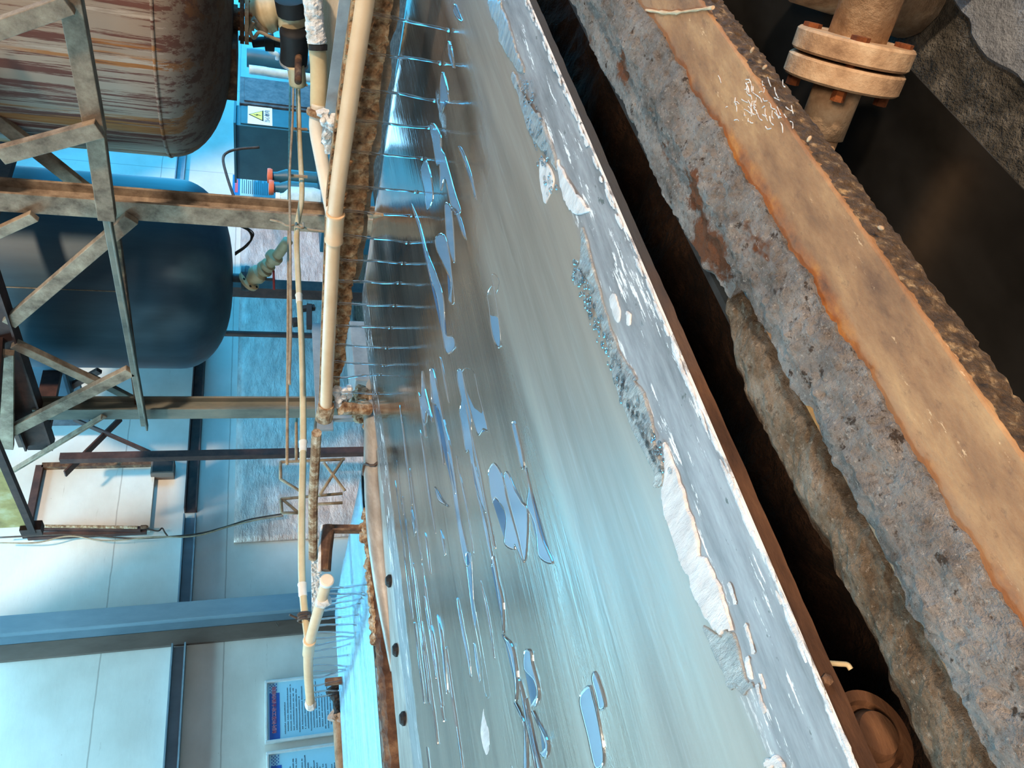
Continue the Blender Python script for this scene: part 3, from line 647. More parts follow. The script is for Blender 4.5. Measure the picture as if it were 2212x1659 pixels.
pixpipe('thin_black_pipe', [(545, 92), (580, 90), (625, 95)], 'x', 5.6, 0.035, 'black', 'thin black pipe behind the rope under the rusty tank', collars=[(582, 92, 0.07, 0.06)])
t = thing('blue_barrel', 'cyan-lit blue barrel with a curved handle behind the rusty tank valve', 'barrel', V(600, 120, 'x', 9.0))
pa = V(537, 105, 'x', 9.0); pb = V(600, 152, 'x', 9.0); yc = (pa.y + pb.y) / 2; R_ = abs(pb.y - pa.y) / 2 * 1.0
bm = nb(); hb = pa.z + 0.02; lathe(bm, (9.0, yc, 0), (0, 0, 1), [(0, 0), (R_, 0), (R_, hb - 0.06), (R_ * 0.93, hb), (0, hb)], 40); obj('body', bm, 'cabinet', t, smooth='auto')
bm = nb(); tube(bm, smooth_path([V(580, 104, 'x', 8.6), V(588, 114, 'x', 8.6), V(598, 118, 'x', 8.6), V(600, 128, 'x', 8.6)]), 0.03, 10); obj('handle', bm, 'bottle', t, smooth=True)
pixpipe('white_tube', [(538, 150), (570, 154), (608, 160), (830, 190)], 'x', 8.4, 0.05, 'bottle', 'pale upright white tube beside the blue barrel')
# valve of the blue tank
t = thing('flanged_valve', 'cream flanged valve with red handle under the dark blue tank', 'valve', V(545, 600, 'x', XT))
bm = nb(); lathe(bm, b2 + Vector((0, 0, 0.02)), (0, 0, -1), [(0, 0), (0.04, 0), (0.04, 0.09), (0.11, 0.09), (0.11, 0.12), (0.115, 0.13), (0.11, 0.16), (0.06, 0.17), (0, 0.17)], 24); obj('nozzle', bm, 'darkplate', t)
bm = nb(); c = V(536, 608, 'x', XT - 0.06); d = (V(560, 590, 'x', XT - 0.06) - c).normalized()
lathe(bm, c, d, [(0, 0), (0.1, 0), (0.1, 0.025), (0.055, 0.03), (0.06, 0.06), (0.085, 0.1), (0.08, 0.15), (0.055, 0.17), (0.055, 0.2), (0.075, 0.2), (0.075, 0.22), (0, 0.22)], 28); obj('body', bm, 'hose', t, smooth='auto')
for k in range(6):
    bm = nb(); a, b = frame_of(d); q = c + (a * math.cos(k * PI / 3) + b * math.sin(k * PI / 3)) * 0.08 - d * 0.012; lathe(bm, q, d, [(0, 0), (0.011, 0), (0.011, 0.045), (0, 0.045)], 8); obj('flange_bolt', bm, 'black', t)
bm = nb(); bar(bm, V(591, 586, 'x', XT - 0.15), V(592, 624, 'x', XT - 0.15), 0.03, 0.02); obj('handle', bm, 'red', t, bevel=0.004)
bm = nb(); tube(bm, [V(575, 604, 'x', XT - 0.1), V(592, 604, 'x', XT - 0.15)], 0.015, 8); obj('stem', bm, 'darkplate', t)
pixpipe('slanted_cream_pipe', [(573, 580), (600, 550), (622, 520)], 'x', XT - 0.05, 0.045, 'hose', 'slanted cream pipe rising from the valve of the dark blue tank', collars=[(578, 574, 0.05, 0.065), (592, 556, 0.05, 0.075)])
bm = nb()
for k in range(7):
    rnd = random.Random(k); tube(bm, smooth_path([V(480 + 3 * k, 480, 'x', 5.9), V(520 + 4 * k, 486 + 3 * k, 'x', 5.9), V(548 - 2 * k, 505 + 4 * k, 'x', 5.9), V(530 - 3 * k, 530 + 3 * k, 'x', 5.9), V(508, 545 + k, 'x', 5.9)], 6), 0.006, 6)
o = obj('wire_coil', bm, 'wire', smooth=True); tag(o, 'loose coil of thin dark wires hanging beside the dark blue tank bottom', 'cable')

# teal cabinet with warning sign, cylinders with orange caps
cY = 6.5; xl = V(560, 275, 'y', cY).x; xr = V(560, 232, 'y', cY).x; zt = V(510, 255, 'y', cY).z
t = thing('electric_cabinet', 'teal electric cabinet with a yellow high-voltage warning sign behind the pipes', 'cabinet', ((xl + xr) / 2, cY, 0))
bm = nb(); box(bm, (xl, cY, 0.02), (xr, cY + 0.9, zt)); obj('body', bm, 'cabinet', t, bevel=0.01)
bm = nb(); box(bm, (xl - 0.03, cY - 0.05, zt), (xr + 0.05, cY + 0.95, zt + 0.03)); obj('lid', bm, 'cabinet', t)
bm = nb(); box(bm, (xl + 0.03, cY - 0.02, 0.2), (xr - 0.03, cY, zt - 0.06)); dr = obj('door', bm, 'cabinet', t, bevel=0.006)
sx = (xl + xr) / 2; sw = (xr - xl) * 0.44; sz1 = V(535, 255, 'y', cY).z; sz0 = V(588, 255, 'y', cY).z
sg = obj('warning_sign', (lambda b: (box(b, (sx - sw, cY - 0.026, sz0), (sx + sw, cY - 0.021, sz1)), b)[1])(nb()), 'whitesign', t)
def tri(bm, s, yy, th=0.003):
    pts = [(sx - s, sz0 + (sz1 - sz0) * 0.36), (sx + s, sz0 + (sz1 - sz0) * 0.36), (sx, sz0 + (sz1 - sz0) * 0.36 + s * 1.5)]
    loft(bm, [[Vector((a, yy, b)) for a, b in pts], [Vector((a, yy + th, b)) for a, b in pts]])
bm = nb(); tri(bm, sw * 0.62, cY - 0.029); obj('triangle_border', bm, 'black', sg)
bm = nb(); pts = [(-0.5, 0.39), (0.5, 0.39), (0, 0.39 + 0.47)]; hgt = sz1 - sz0
L = [Vector((sx + a * sw, cY - 0.032, sz0 + hgt * 0.36 + sw * (0.08 + (b - 0.39) * 1.6))) for a, b in pts]; loft(bm, [L, [p + Vector((0, 0.003, 0)) for p in L]]); obj('triangle', bm, 'yellowsign', sg)
bm = nb(); z0 = sz0 + hgt * 0.36 + sw * 0.12; L = [Vector((sx + a * sw, cY - 0.035, z0 + b * sw)) for a, b in [(0.02, 0.5), (-0.09, 0.24), (0.0, 0.26), (-0.04, 0.02), (0.1, 0.32), (0.01, 0.3)]]; loft(bm, [L, [p + Vector((0, 0.003, 0)) for p in L]]); obj('lightning_bolt', bm, 'black', sg)
textmesh('当心触电', sw * 0.36, Vector((sx, cY - 0.028, sz0 + hgt * 0.2)), RX, UZ, 'ink', sg, 'sign_text')
xq0, xq1 = V(560, 228, 'y', 6.45).x, V(560, 168, 'y', 6.45).x
t = thing('electric_cabinet', 'darker teal cabinet without a sign, right beside the one with the warning sign', 'cabinet', ((xq0 + xq1) / 2, 6.45, 0))
bm = nb(); box(bm, (xq0 + 0.03, 6.46, 0.0), (xq1, 7.3, zt - 0.04)); obj('body', bm, 'darkplate', t, bevel=0.01)
bm = nb(); box(bm, (xq0 + 0.08, 6.44, 0.15), (xq1 - 0.05, 6.46, zt - 0.1)); obj('door', bm, 'darkplate', t, bevel=0.006)
bm = nb(); tube(bm, smooth_path([V(560, 318, 'y', 6.6), V(515, 322, 'y', 6.6), V(490, 330, 'y', 6.6), V(482, 345, 'y', 6.6), V(490, 380, 'y', 6.6), V(505, 425, 'y', 6.6), V(515, 450, 'y', 6.6)]), 0.018, 10); o = obj('cable', bm, 'wire', smooth=True); tag(o, 'grey looped cable leaving the teal cabinet beside the wall notice', 'cable')
for k, (px, lab) in enumerate([((583, 380), 'dark cylinder with an orange cap, upper of the pair beside the wall notice'), ((586, 405), 'orange-capped dark cylinder with a black handle, nearer of the pair by the notice')]):
    p = V(px[0], px[1], 'y', 6.2); t = thing('capped_cylinder', lab, 'cylinder', (p.x, p.y, p.z - 0.55))
    bm = nb(); zs_ = V(586, 405, 'y', 6.2).z - 0.55; ch = p.z - 0.02 - zs_; lathe(bm, (p.x, p.y, zs_), (0, 0, 1), [(0, 0), (0.1, 0), (0.1, ch - 0.17), (0.06, ch - 0.07), (0.05, ch), (0, ch)], 24); obj('body', bm, 'cabinet', t, smooth='auto')
    bm = nb(); lathe(bm, (p.x, p.y, p.z - 0.03), (0, 0, 1), [(0, 0), (0.085, 0), (0.095, 0.03), (0.09, 0.06), (0, 0.065)], 24); obj('cap', bm, 'orange', t, smooth='auto')
    if k: bm = nb(); tube(bm, smooth_path([(p.x - 0.1, p.y - 0.02, p.z - 0.05), (p.x - 0.22, p.y - 0.04, p.z - 0.12), (p.x - 0.2, p.y - 0.04, p.z - 0.28), (p.x - 0.12, p.y, p.z - 0.33)]), 0.022, 10); obj('handle', bm, 'black', t, smooth=True)
p = V(618, 428, 'y', 6.0); ZS = V(586, 405, 'y', 6.2).z - 0.55; jh = p.z + 0.07 - ZS; t = thing('plastic_jug', 'cloudy white plastic jug below the orange-capped cylinders', 'jug', (p.x, p.y, ZS))
bm = nb(); lathe(bm, (p.x, p.y, ZS), (0, 0, 1), [(0, 0), (0.13, 0), (0.15, 0.08), (0.14, jh - 0.12), (0.06, jh - 0.04), (0.05, jh), (0, jh)], 24); obj('body', bm, 'bottle', t, smooth='auto')
bm = nb(); lathe(bm, (p.x, p.y, p.z + 0.07), (0, 0, 1), [(0, 0), (0.058, 0), (0.058, 0.05), (0, 0.05)], 20); obj('cap', bm, 'whitesign', t)
bm = nb(); pT = V(602, 400, 'y', 6.15); box(bm, (pT.x - 0.9, 5.8, 0), (pT.x + 0.5, 6.4, ZS - 0.002)); o = obj('steel_stand', bm, 'cabinet', bevel=0.01); tag(o, 'low teal steel stand carrying the cylinders and the jug', 'stand')

# ------------------------------------------------------------------ platform steel
PX = 4.1
def hcol(px, y, w, d, lab, mat, ztop):
    x = (V(*px, 'y', y)).x
    bm = nb(); prism(bm, (x, y, 0), (x, y, ztop), hprof(w, d, 0.018), up=(1, 0, 0))
    o = obj('steel_pillar', bm, mat, bevel=0.003); tag(o, lab, 'pillar'); return x
y1 = V(222, 455, 'x', PX).y; y2 = V(312, 882, 'x', PX).y
hcol((450, 452), y1, 0.14, 0.15, 'dusty brown steel pillar in front of the dark blue tank', 'beam', 3.0)
hcol((500, 880), y2, 0.13, 0.135, 'grey-green steel pillar between the blue tank and the brown post', 'beamgreen', 2.95)
def member(a, b, w, h, lab, mat='beam', X=PX, name='platform_beam', prof=None, cat='beam'):
    bm = nb(); prism(bm, V(*a, 'x', X), V(*b, 'x', X), prof or rect(w, h), up=(-1, 0, 0)); o = obj(name, bm, mat, bevel=0.004); tag(o, lab, cat); return o
def rough_member(*a, **k): return member(*a, **k)
xb = PX - 0.14
member((146, -40), (207, 285), 0.11, 0.13, 'dusty tan box beam crossing in front of the rusty tank', X=xb, prof=rect(0.1, 0.08))
member((205, 278), (232, 470), 0.11, 0.12, 'dusty tan box beam continuing from the brace joint to the brown pillar', X=xb, prof=rect(0.095, 0.075))
member((228, 462), (312, 925), 0.06, 0.1, 'narrow grey angle beam from the brown pillar past the dark blue tank', 'beamgreen', X=xb, prof=lprof(0.055, 0.06, 0.014))
member((247, 478), (303, 898), 0.06, 0.1, 'darker brown beam running just under the narrow grey angle beam', 'rust', X=PX + 0.06, prof=rect(0.05, 0.06))
B = lambda a, b, w, h, *r, **k: member(a, b, w * 0.72, h * 0.8, *r, name='diagonal_brace', cat='brace', **k)
B((0, 335), (216, 277), 0.13, 0.06, 'wide dusty tan brace running up from the joint left of the rusty tank', X=xb - 0.08)
B((-20, 68), (150, 8), 0.12, 0.06, 'dusty tan brace in front of the rusty tank at the picture corner', X=xb - 0.08)
B((-10, 255), (192, 415), 0.12, 0.06, 'slanting brown brace behind the wide tan one, left of the rusty tank', X=PX + 0.35)
B((-10, 505), (75, 466), 0.09, 0.05, 'short dusty gusset brace at the top of the brown pillar', X=PX - 0.05)
B((20, 697), (285, 470), 0.125, 0.06, 'wide grey-brown brace rising across the dark blue tank face', X=PX - 0.02)
B((30, 742), (212, 828), 0.1, 0.06, 'dusty brace descending under the dark blue tank from the deck corner', X=PX - 0.04)
B((190, 812), (330, 885), 0.09, 0.05, 'bluish brace end meeting the grey-green pillar', 'beamgreen', X=PX + 0.35)
B((15, 935), (283, 800), 0.125, 0.06, 'wide brown brace rising from the deck corner to the narrow angle beam', X=PX - 0.1)
B((25, 1022), (225, 902), 0.055, 0.05, 'thin rusty angle brace, lowest of those meeting the deck corner', X=PX - 0.1, prof=lprof(0.052, 0.05, 0.012))
B((125, 850), (215, 800), 0.08, 0.05, 'dark brace behind the wide brown one near the deck', 'beamdark', X=PX + 0.9)
# deck
zt = V(30, 709, 'x', PX).z; dxy0 = V(0, 617, 'x', PX); dxy1 = V(83, 872, 'x', PX)
t = thing('platform_deck', 'brown steel deck edge high up where the braces meet', 'deck', (PX, 4.6, zt))
DECK = t
bm = nb(); prism(bm, (PX, 2.0, zt + 0.09), (PX, 5.9, zt + 0.09), hprof(0.12, 0.2, 0.015)); obj('edge_beam', bm, 'beamdark', t)
bm = nb(); box(bm, (PX - 0.02, 2.0, zt + 0.2), (4.38, 5.9, zt + 0.24)); obj('floor_plate', bm, 'deck', t)
for yy in (3.9, 5.94):
    bm = nb(); bar(bm, (PX, yy, zt + 0.12), (6.6, yy, zt + 0.12), 0.06, 0.14); obj('joist', bm, 'beamdark', t)
bm = nb(); prism(bm, V(10, 760, 'x', PX - 0.12), V(12, 965, 'x', PX - 0.12), rect(0.11, 0.05), up=(1, 0, 0)); obj('gusset_plate', bm, 'beam', t)
YX = 3.3
a = V(5, 975, 'x', YX); b = V(66, 1147, 'x', YX); zl = (a.z + b.z) / 2
t = thing('walkway_board', 'yellow dusty toe board of the high walkway at the picture edge', 'board', (YX, (a.y + b.y) / 2, zl))
bm = nb(); bar(bm, (YX, a.y - 0.3, zl), (YX, b.y, zl), 0.05, 0.045); obj('rail', bm, 'beamdark', t)
bm = nb(); box(bm, (YX + 0.02, a.y - 0.1, zl + 0.02), (YX + 0.05, b.y - 0.03, zl + 0.34)); obj('toe_board', bm, 'yellowboard', t)
bm = nb(); box(bm, (YX - 0.02, b.y - 0.05, zl - 0.06), (YX + 0.06, b.y + 0.04, zl + 0.08)); obj('end_cap', bm, 'beamdark', t)
bm = nb(); bar(bm, (YX + 0.02, a.y - 0.2, zl), (PX, a.y - 0.2, zl + 0.1), 0.06, 0.06); obj('support', bm, 'beamdark', t)
# dark beams behind deck (upper clutter)
bm = nb(); p = V(105, 800, 'x', 5.0); box(bm, (4.9, p.y - 0.25, p.z - 0.16), (5.1, p.y + 0.3, p.z + 0.2)); obj('side_sheet', bm, 'tankblue', DECK, bevel=0.03)
bm = nb(); p = V(110, 850, 'x', 5.6); box(bm, (5.55, p.y - 0.3, p.z - 0.3), (5.6, p.y + 0.5, p.z + 0.5)); obj('side_sheet', bm, 'darkplate', DECK)

# trestles and plank stacked at the foot of the wall
def trestle(yy, px, lab):
    t = thing('tube_trestle', lab, 'trestle', V(740, px[0][1], 'y', yy))
    for a, b in zip(px[::2], px[1::2]):
        bm = nb(); tube(bm, [V(*a, 'y', yy), V(*b, 'y', yy)], 0.013, 8); obj('rail', bm, 'wirepale', t, smooth=True)
trestle(5.6, [(606, 998), (606, 1035), (606, 998), (745, 992), (606, 1035), (650, 1062), (700, 1000), (745, 1060), (742, 990), (690, 1070), (640, 998), (640, 870)], 'thin cream tube trestle with crossed braces before the foil')
trestle(5.75, [(607, 1078), (609, 1108), (607, 1078), (740, 1066), (609, 1108), (650, 1108), (612, 1080), (645, 1108), (670, 1090), (740, 1086)], 'low thin tube trestle left of the cross-braced one')
pa, pb = V(690, 700, 'y', 5.0), V(702, 930, 'y', 5.0)
t = thing('grey_bench', 'grey-blue plank bench standing level behind the near spray pipe', 'bench', (pa.x, 5.0, 0))
bm = nb(); bar(bm, pa, pb, 0.03, 0.13, up=(0, 0, 1)); obj('plank', bm, 'greyplank', t, bevel=0.004)
for p in (pa.lerp(pb, 0.1), pa.lerp(pb, 0.9)):
    bm = nb(); bar(bm, (p.x, 5.0, 0), (p.x, 5.0, p.z - 0.05), 0.05, 0.03); obj('leg', bm, 'greyplank', t)
bm = nb(); box(bm, (V(700, 830, 'y', 4.6).x, 4.55, 0), (V(700, 700, 'y', 4.6).x, 4.9, V(757, 740, 'y', 4.6).z)); o = obj('grey_bin', bm, 'greyplank', bevel=0.01); tag(o, 'grey sheet-metal bin behind the water jets of the near spray pipe', 'bin')
# thin brown rail + yellow hose across the background
pixpipe('thin_brown_rail', [(627, 150), (624, 400), (622, 700), (620, 1003)], 'y', 3.9, 0.009, 'wirepale', 'thin brown rail running behind the long yellowed pipe', n=4)
pixpipe('thin_brown_stay', [(682, 905), (676, 1000)], 'y', 4.3, 0.009, 'wirepale', 'short thin brown stay hanging behind the near spray pipe end')

# ------------------------------------------------------------------ belts
ZB = 0.95
def belt(name, lab, y0, y1, xs, xd, R, mat, sh=0.0, xref=1.6):
    t = thing(name, lab, 'conveyor belt', (xd, (y0 + y1) / 2, 0.0))
    path = [(xs + (xd - xs) * i / 60, ZB) for i in range(61)]
    path += [(xd + R * math.sin(PI * k / 24), ZB - R + R * math.cos(PI * k / 24)) for k in range(1, 25)]
    path += [(xd + (xs - xd) * i / 10, ZB - 2 * R) for i in range(1, 11)]
    n = len(path); th = 0.003; bm = nb(); NY = 48; grid = []
    cx, cz = xd, ZB - R
    for off in (0, th):
        g = []
        for i, (x, z) in enumerate(path):
            nrm = Vector((0, 0, 1)) if i <= 60 else (Vector((x - cx, 0, z - cz)).normalized() if i < 85 else Vector((0, 0, -1)))
            row = []
            for j in range(NY + 1):
                y = y0 + (y1 - y0) * j / NY
                w = 0.0025 * noise.noise(Vector((x * 1.5, y * 5, 1))) if i < 70 else 0
                p = Vector((x, y - sh * (x - xref), z)) - nrm * off + nrm * w
                row.append(bm.verts.new(p))
            g.append(row)
        grid.append(g)
    A, Bq = grid
    for i in range(n - 1):
        for j in range(NY):
            bm.faces.new((A[i][j], A[i + 1][j], A[i + 1][j + 1], A[i][j + 1])); bm.faces.new((Bq[i][j], Bq[i][j + 1], Bq[i + 1][j + 1], Bq[i + 1][j]))
        bm.faces.new((A[i][0], Bq[i][0], Bq[i + 1][0], A[i + 1][0])); bm.faces.new((A[i][NY], A[i + 1][NY], Bq[i + 1][NY], Bq[i][NY]))
    for i in (0, n - 1):
        for j in range(NY): bm.faces.new((A[i][j], A[i][j + 1], Bq[i][j + 1], Bq[i][j]))
    sb = obj('steel_band', bm, mat, t, smooth='auto')
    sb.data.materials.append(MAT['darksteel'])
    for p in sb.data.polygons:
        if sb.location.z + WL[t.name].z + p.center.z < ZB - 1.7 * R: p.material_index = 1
    bm = nb(); yy = y0 + 0.03 - sh * (xd - xref); lathe(bm, (xd, yy, ZB - R), (0, 1, 0), [(0, 0), (0.04, 0), (0.04, 0.02), (R * 0.8, 0.03), (R * 0.82, 0.0), (R - 0.006, 0.0), (R - 0.006, y1 - y0 - 0.06), (0, y1 - y0 - 0.06)], 64); obj('end_drum', bm, 'darkplate', t, smooth='auto')
    return t
BY0, BY1 = 0.503, 2.178
belt1 = belt('conveyor_belt', 'wide wet grey steel belt with water films and white scale, filling the foreground', BY0, BY1, -1.4, 2.16, 0.38, 'belt')
belt2 = belt('conveyor_belt', 'bright blue-reflecting wet steel belt behind the near one, under the far spray pipe', 2.62, 3.86, -1.2, 1.6, 0.36, 'belt2', sh=0.10)
def B2(x): return -0.10 * (x - 1.6)

# patches traced on the belt surface, raised with a rounded rim
def outline(pts, z=ZB, n=5, jag=0.0, seed=0):
    P_ = [Vector((p.x, p.y, z)) if isinstance(p, Vector) else V(p[0], p[1], 'z', z) for p in pts]
    m = len(P_); out = []
    for i in range(m):
        a, b, c, d = P_[i - 1], P_[i], P_[(i + 1) % m], P_[(i + 2) % m]
        for k in range(n):
            t = k / n
            q = 0.5 * ((2 * b) + (c - a) * t + (2 * a - 5 * b + 4 * c - d) * t * t + (3 * b - a - 3 * c + d) * t ** 3)
            if jag: q += Vector((noise.fractal(q * 90 + Vector((seed, 0, 0)), 0.5, 2, 3), noise.fractal(q * 90 + Vector((0, seed, 5)), 0.5, 2, 3), 0)) * jag
            out.append(q)
    ar = sum(a.x * b.y - b.x * a.y for a, b in zip(out, out[1:] + out[:1]))
    return out if ar > 0 else out[::-1]
def patch(bm, pts, rims, z=ZB, n=5, jag=0.0, seed=0, rough=0.0, rimmat=0):
    o = outline(pts, z, n, jag, seed); m = len(o); nr = []
    for i in range(m):
        t = (o[(i + 1) % m] - o[i - 1]); t.z = 0; t.normalize(); nr.append(Vector((-t.y, t.x, 0)))
    rings = []
    for ins, h in rims:
        r = []
        for i in range(m):
            q = o[i] + nr[i] * ins; q.z = z + h + (rough * noise.fractal(q * 45, 1, 2, 3) if h > 0 else 0)
            r.append(bm.verts.new(q))
        rings.append(r)
    for a, b in zip(rings, rings[1:]):
        for i in range(m):
            j = (i + 1) % m; q = bm.faces.new((a[i], a[j], b[j], b[i])); q.material_index = rimmat
    f = bm.faces.new(rings[-1]); g = bm.faces.new(rings[0][::-1])
    bmesh.ops.triangulate(bm, faces=[f, g])
def Z1(l): return [(780 + a / 3.95, 400 + b / 3.95) for a, b in l]
def Z2(l): return [(780 + a / 3.95, 800 + b / 3.95) for a, b in l]
def Z3(l): return [(780 + a / 3.614, 1200 + b / 3.614) for a, b in l]
def Z4(l): return [(1200 + a / 3.614, 1200 + b / 3.614) for a, b in l]
def Z5(l): return [(1200 + a / 3.95, 800 + b / 3.95) for a, b in l]
def Z6(l): return [(840 + a / 3.607, b / 3.607) for a, b in l]
def Z7(l): return [(1200 + a / 3.95, 400 + b / 3.95) for a, b in l]
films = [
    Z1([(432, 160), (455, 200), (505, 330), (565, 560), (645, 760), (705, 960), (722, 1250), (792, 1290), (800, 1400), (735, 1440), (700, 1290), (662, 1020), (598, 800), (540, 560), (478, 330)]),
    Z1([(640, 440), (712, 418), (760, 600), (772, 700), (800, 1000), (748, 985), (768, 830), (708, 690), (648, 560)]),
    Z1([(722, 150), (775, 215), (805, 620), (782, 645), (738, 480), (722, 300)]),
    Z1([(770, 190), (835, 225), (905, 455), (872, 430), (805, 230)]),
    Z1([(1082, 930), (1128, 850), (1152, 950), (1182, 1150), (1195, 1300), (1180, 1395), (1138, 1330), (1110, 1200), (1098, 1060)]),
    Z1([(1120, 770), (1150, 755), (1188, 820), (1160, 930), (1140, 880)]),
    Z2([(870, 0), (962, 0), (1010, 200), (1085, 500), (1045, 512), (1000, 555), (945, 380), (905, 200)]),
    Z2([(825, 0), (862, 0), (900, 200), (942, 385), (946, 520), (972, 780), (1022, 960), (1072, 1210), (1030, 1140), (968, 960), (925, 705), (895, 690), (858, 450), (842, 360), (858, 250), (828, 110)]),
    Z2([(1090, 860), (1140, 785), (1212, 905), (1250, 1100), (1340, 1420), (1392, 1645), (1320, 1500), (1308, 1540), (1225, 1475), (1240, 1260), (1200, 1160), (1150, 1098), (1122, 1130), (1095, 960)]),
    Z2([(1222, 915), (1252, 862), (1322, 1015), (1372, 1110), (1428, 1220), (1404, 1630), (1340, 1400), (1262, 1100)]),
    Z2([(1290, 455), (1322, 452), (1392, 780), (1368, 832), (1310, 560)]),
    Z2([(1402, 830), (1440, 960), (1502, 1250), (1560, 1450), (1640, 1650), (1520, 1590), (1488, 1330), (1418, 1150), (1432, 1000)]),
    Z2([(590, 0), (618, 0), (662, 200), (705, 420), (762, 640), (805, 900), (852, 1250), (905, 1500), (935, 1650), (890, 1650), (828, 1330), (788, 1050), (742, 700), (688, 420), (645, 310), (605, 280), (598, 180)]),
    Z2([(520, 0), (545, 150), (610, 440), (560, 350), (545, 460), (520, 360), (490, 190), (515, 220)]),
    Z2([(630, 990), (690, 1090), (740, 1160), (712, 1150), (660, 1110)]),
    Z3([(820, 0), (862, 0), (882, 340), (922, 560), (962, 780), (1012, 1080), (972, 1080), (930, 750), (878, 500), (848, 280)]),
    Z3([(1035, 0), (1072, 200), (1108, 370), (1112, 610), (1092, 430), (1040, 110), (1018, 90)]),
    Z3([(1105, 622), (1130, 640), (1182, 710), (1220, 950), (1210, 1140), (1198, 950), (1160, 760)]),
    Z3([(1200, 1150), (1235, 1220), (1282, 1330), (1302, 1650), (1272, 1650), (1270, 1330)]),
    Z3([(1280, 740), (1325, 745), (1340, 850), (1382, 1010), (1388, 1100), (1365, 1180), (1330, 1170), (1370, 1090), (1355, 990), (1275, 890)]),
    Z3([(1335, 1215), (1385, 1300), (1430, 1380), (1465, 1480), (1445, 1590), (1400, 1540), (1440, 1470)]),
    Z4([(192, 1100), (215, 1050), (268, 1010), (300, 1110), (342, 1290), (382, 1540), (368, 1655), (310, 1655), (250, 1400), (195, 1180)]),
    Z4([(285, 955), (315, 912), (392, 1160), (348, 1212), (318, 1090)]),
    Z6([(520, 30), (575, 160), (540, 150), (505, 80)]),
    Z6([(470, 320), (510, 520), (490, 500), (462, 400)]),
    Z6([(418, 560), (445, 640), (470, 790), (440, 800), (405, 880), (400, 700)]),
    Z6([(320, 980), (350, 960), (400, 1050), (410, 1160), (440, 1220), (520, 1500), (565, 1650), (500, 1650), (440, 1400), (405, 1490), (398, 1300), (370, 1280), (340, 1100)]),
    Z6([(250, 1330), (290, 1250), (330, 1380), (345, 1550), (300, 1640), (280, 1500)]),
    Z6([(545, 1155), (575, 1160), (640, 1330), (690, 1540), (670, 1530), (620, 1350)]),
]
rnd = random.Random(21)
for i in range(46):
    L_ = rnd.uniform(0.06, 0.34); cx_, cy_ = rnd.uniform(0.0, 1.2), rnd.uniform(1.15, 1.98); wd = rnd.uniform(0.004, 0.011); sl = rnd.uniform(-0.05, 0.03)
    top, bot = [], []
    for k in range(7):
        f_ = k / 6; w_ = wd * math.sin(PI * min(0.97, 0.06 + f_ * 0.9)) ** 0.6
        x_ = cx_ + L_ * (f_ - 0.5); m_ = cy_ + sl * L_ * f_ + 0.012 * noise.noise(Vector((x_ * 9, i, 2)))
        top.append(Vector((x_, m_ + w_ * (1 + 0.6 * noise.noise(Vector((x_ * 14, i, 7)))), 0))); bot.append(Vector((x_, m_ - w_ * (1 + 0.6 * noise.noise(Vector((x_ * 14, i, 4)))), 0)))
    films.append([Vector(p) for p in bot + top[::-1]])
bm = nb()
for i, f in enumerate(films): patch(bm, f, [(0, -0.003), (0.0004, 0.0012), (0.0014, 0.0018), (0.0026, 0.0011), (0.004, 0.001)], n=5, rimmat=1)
o = obj('water_film', bm, 'film', smooth=False); o.data.materials.append(MAT['filmrim']); tag(o, 'thin running water streaks with painted-in blue reflection on the near grey steel belt', 'water', kind='stuff')
# scale crust along the near rim of the belt: parts of the belt
def scale(pts, mat, lab, h=0.004, jag=0.004, seed=0, rough=0.003):
    bm = nb(); patch(bm, pts, [(0, -0.002), (0.0005, h * 0.25), (0.0015, h * 0.4), (0.004, h * 0.45)], n=8, jag=jag * 0.6, seed=seed, rough=rough * 0.25)
    return obj('scale_flake', bm, mat, belt1, label=lab)
scale(Z4([(975, 0), (1140, 0), (1215, 80), (1270, 200), (1320, 330), (1392, 560), (1385, 592), (1330, 585), (1285, 620), (1190, 510), (1130, 400), (1085, 310), (1060, 230), (1065, 180), (1010, 120)]), 'scale', 'thick white scale flake', 0.006, seed=1)
scale(Z4([(1150, 540), (1290, 625), (1335, 595), (1395, 605), (1440, 750), (1500, 960), (1560, 1012), (1480, 1072), (1420, 1025), (1370, 1052), (1320, 960), (1260, 800), (1195, 660)]), 'wetscale', 'wet translucent scale sheet', 0.004, seed=2)
scale(Z5([(930, 600), (1000, 750), (1080, 960), (1130, 1150), (1170, 1240), (1235, 1450), (1220, 1640), (1080, 1660), (1030, 1400), (950, 1250), (910, 1080), (932, 950), (940, 760)]), 'scale', 'grooved white scale sheet', 0.006, seed=3)
scale(Z5([(505, 0), (620, 0), (760, 200), (835, 430), (850, 600), (932, 830), (922, 970), (852, 1000), (840, 870), (770, 720), (690, 570), (625, 400), (560, 250), (520, 100)]), 'wetscale', 'glinting wet scale fringe', 0.006, seed=4)
scale(Z7([(225, 350), (300, 560), (350, 780), (440, 1080), (560, 1420), (700, 1650), (520, 1650), (440, 1350), (340, 1050), (270, 800), (160, 850), (215, 640)]), 'wetscale', 'clear pointed scale flap', 0.005, seed=5)
scale(Z7([(460, 960), (510, 920), (555, 1100), (540, 1180), (490, 1090)]), 'scale', None, 0.003, seed=6)
scale(Z7([(600, 1080), (640, 1090), (640, 1200), (615, 1190)]), 'scale', None, 0.003, seed=7)
scale(Z6([(1175, 1330), (1200, 1230), (1290, 1390), (1240, 1560), (1215, 1580), (1185, 1450)]), 'scale', 'pale pointed leaf of scale', 0.004, 0.001, seed=8)
scale(Z6([(975, 560), (1020, 660), (1060, 780), (1120, 880), (1180, 900), (1290, 1190), (1310, 1330), (1240, 1230), (1150, 1120), (1080, 990), (1010, 740), (960, 620)]), 'wetscale', None, 0.006, seed=9)
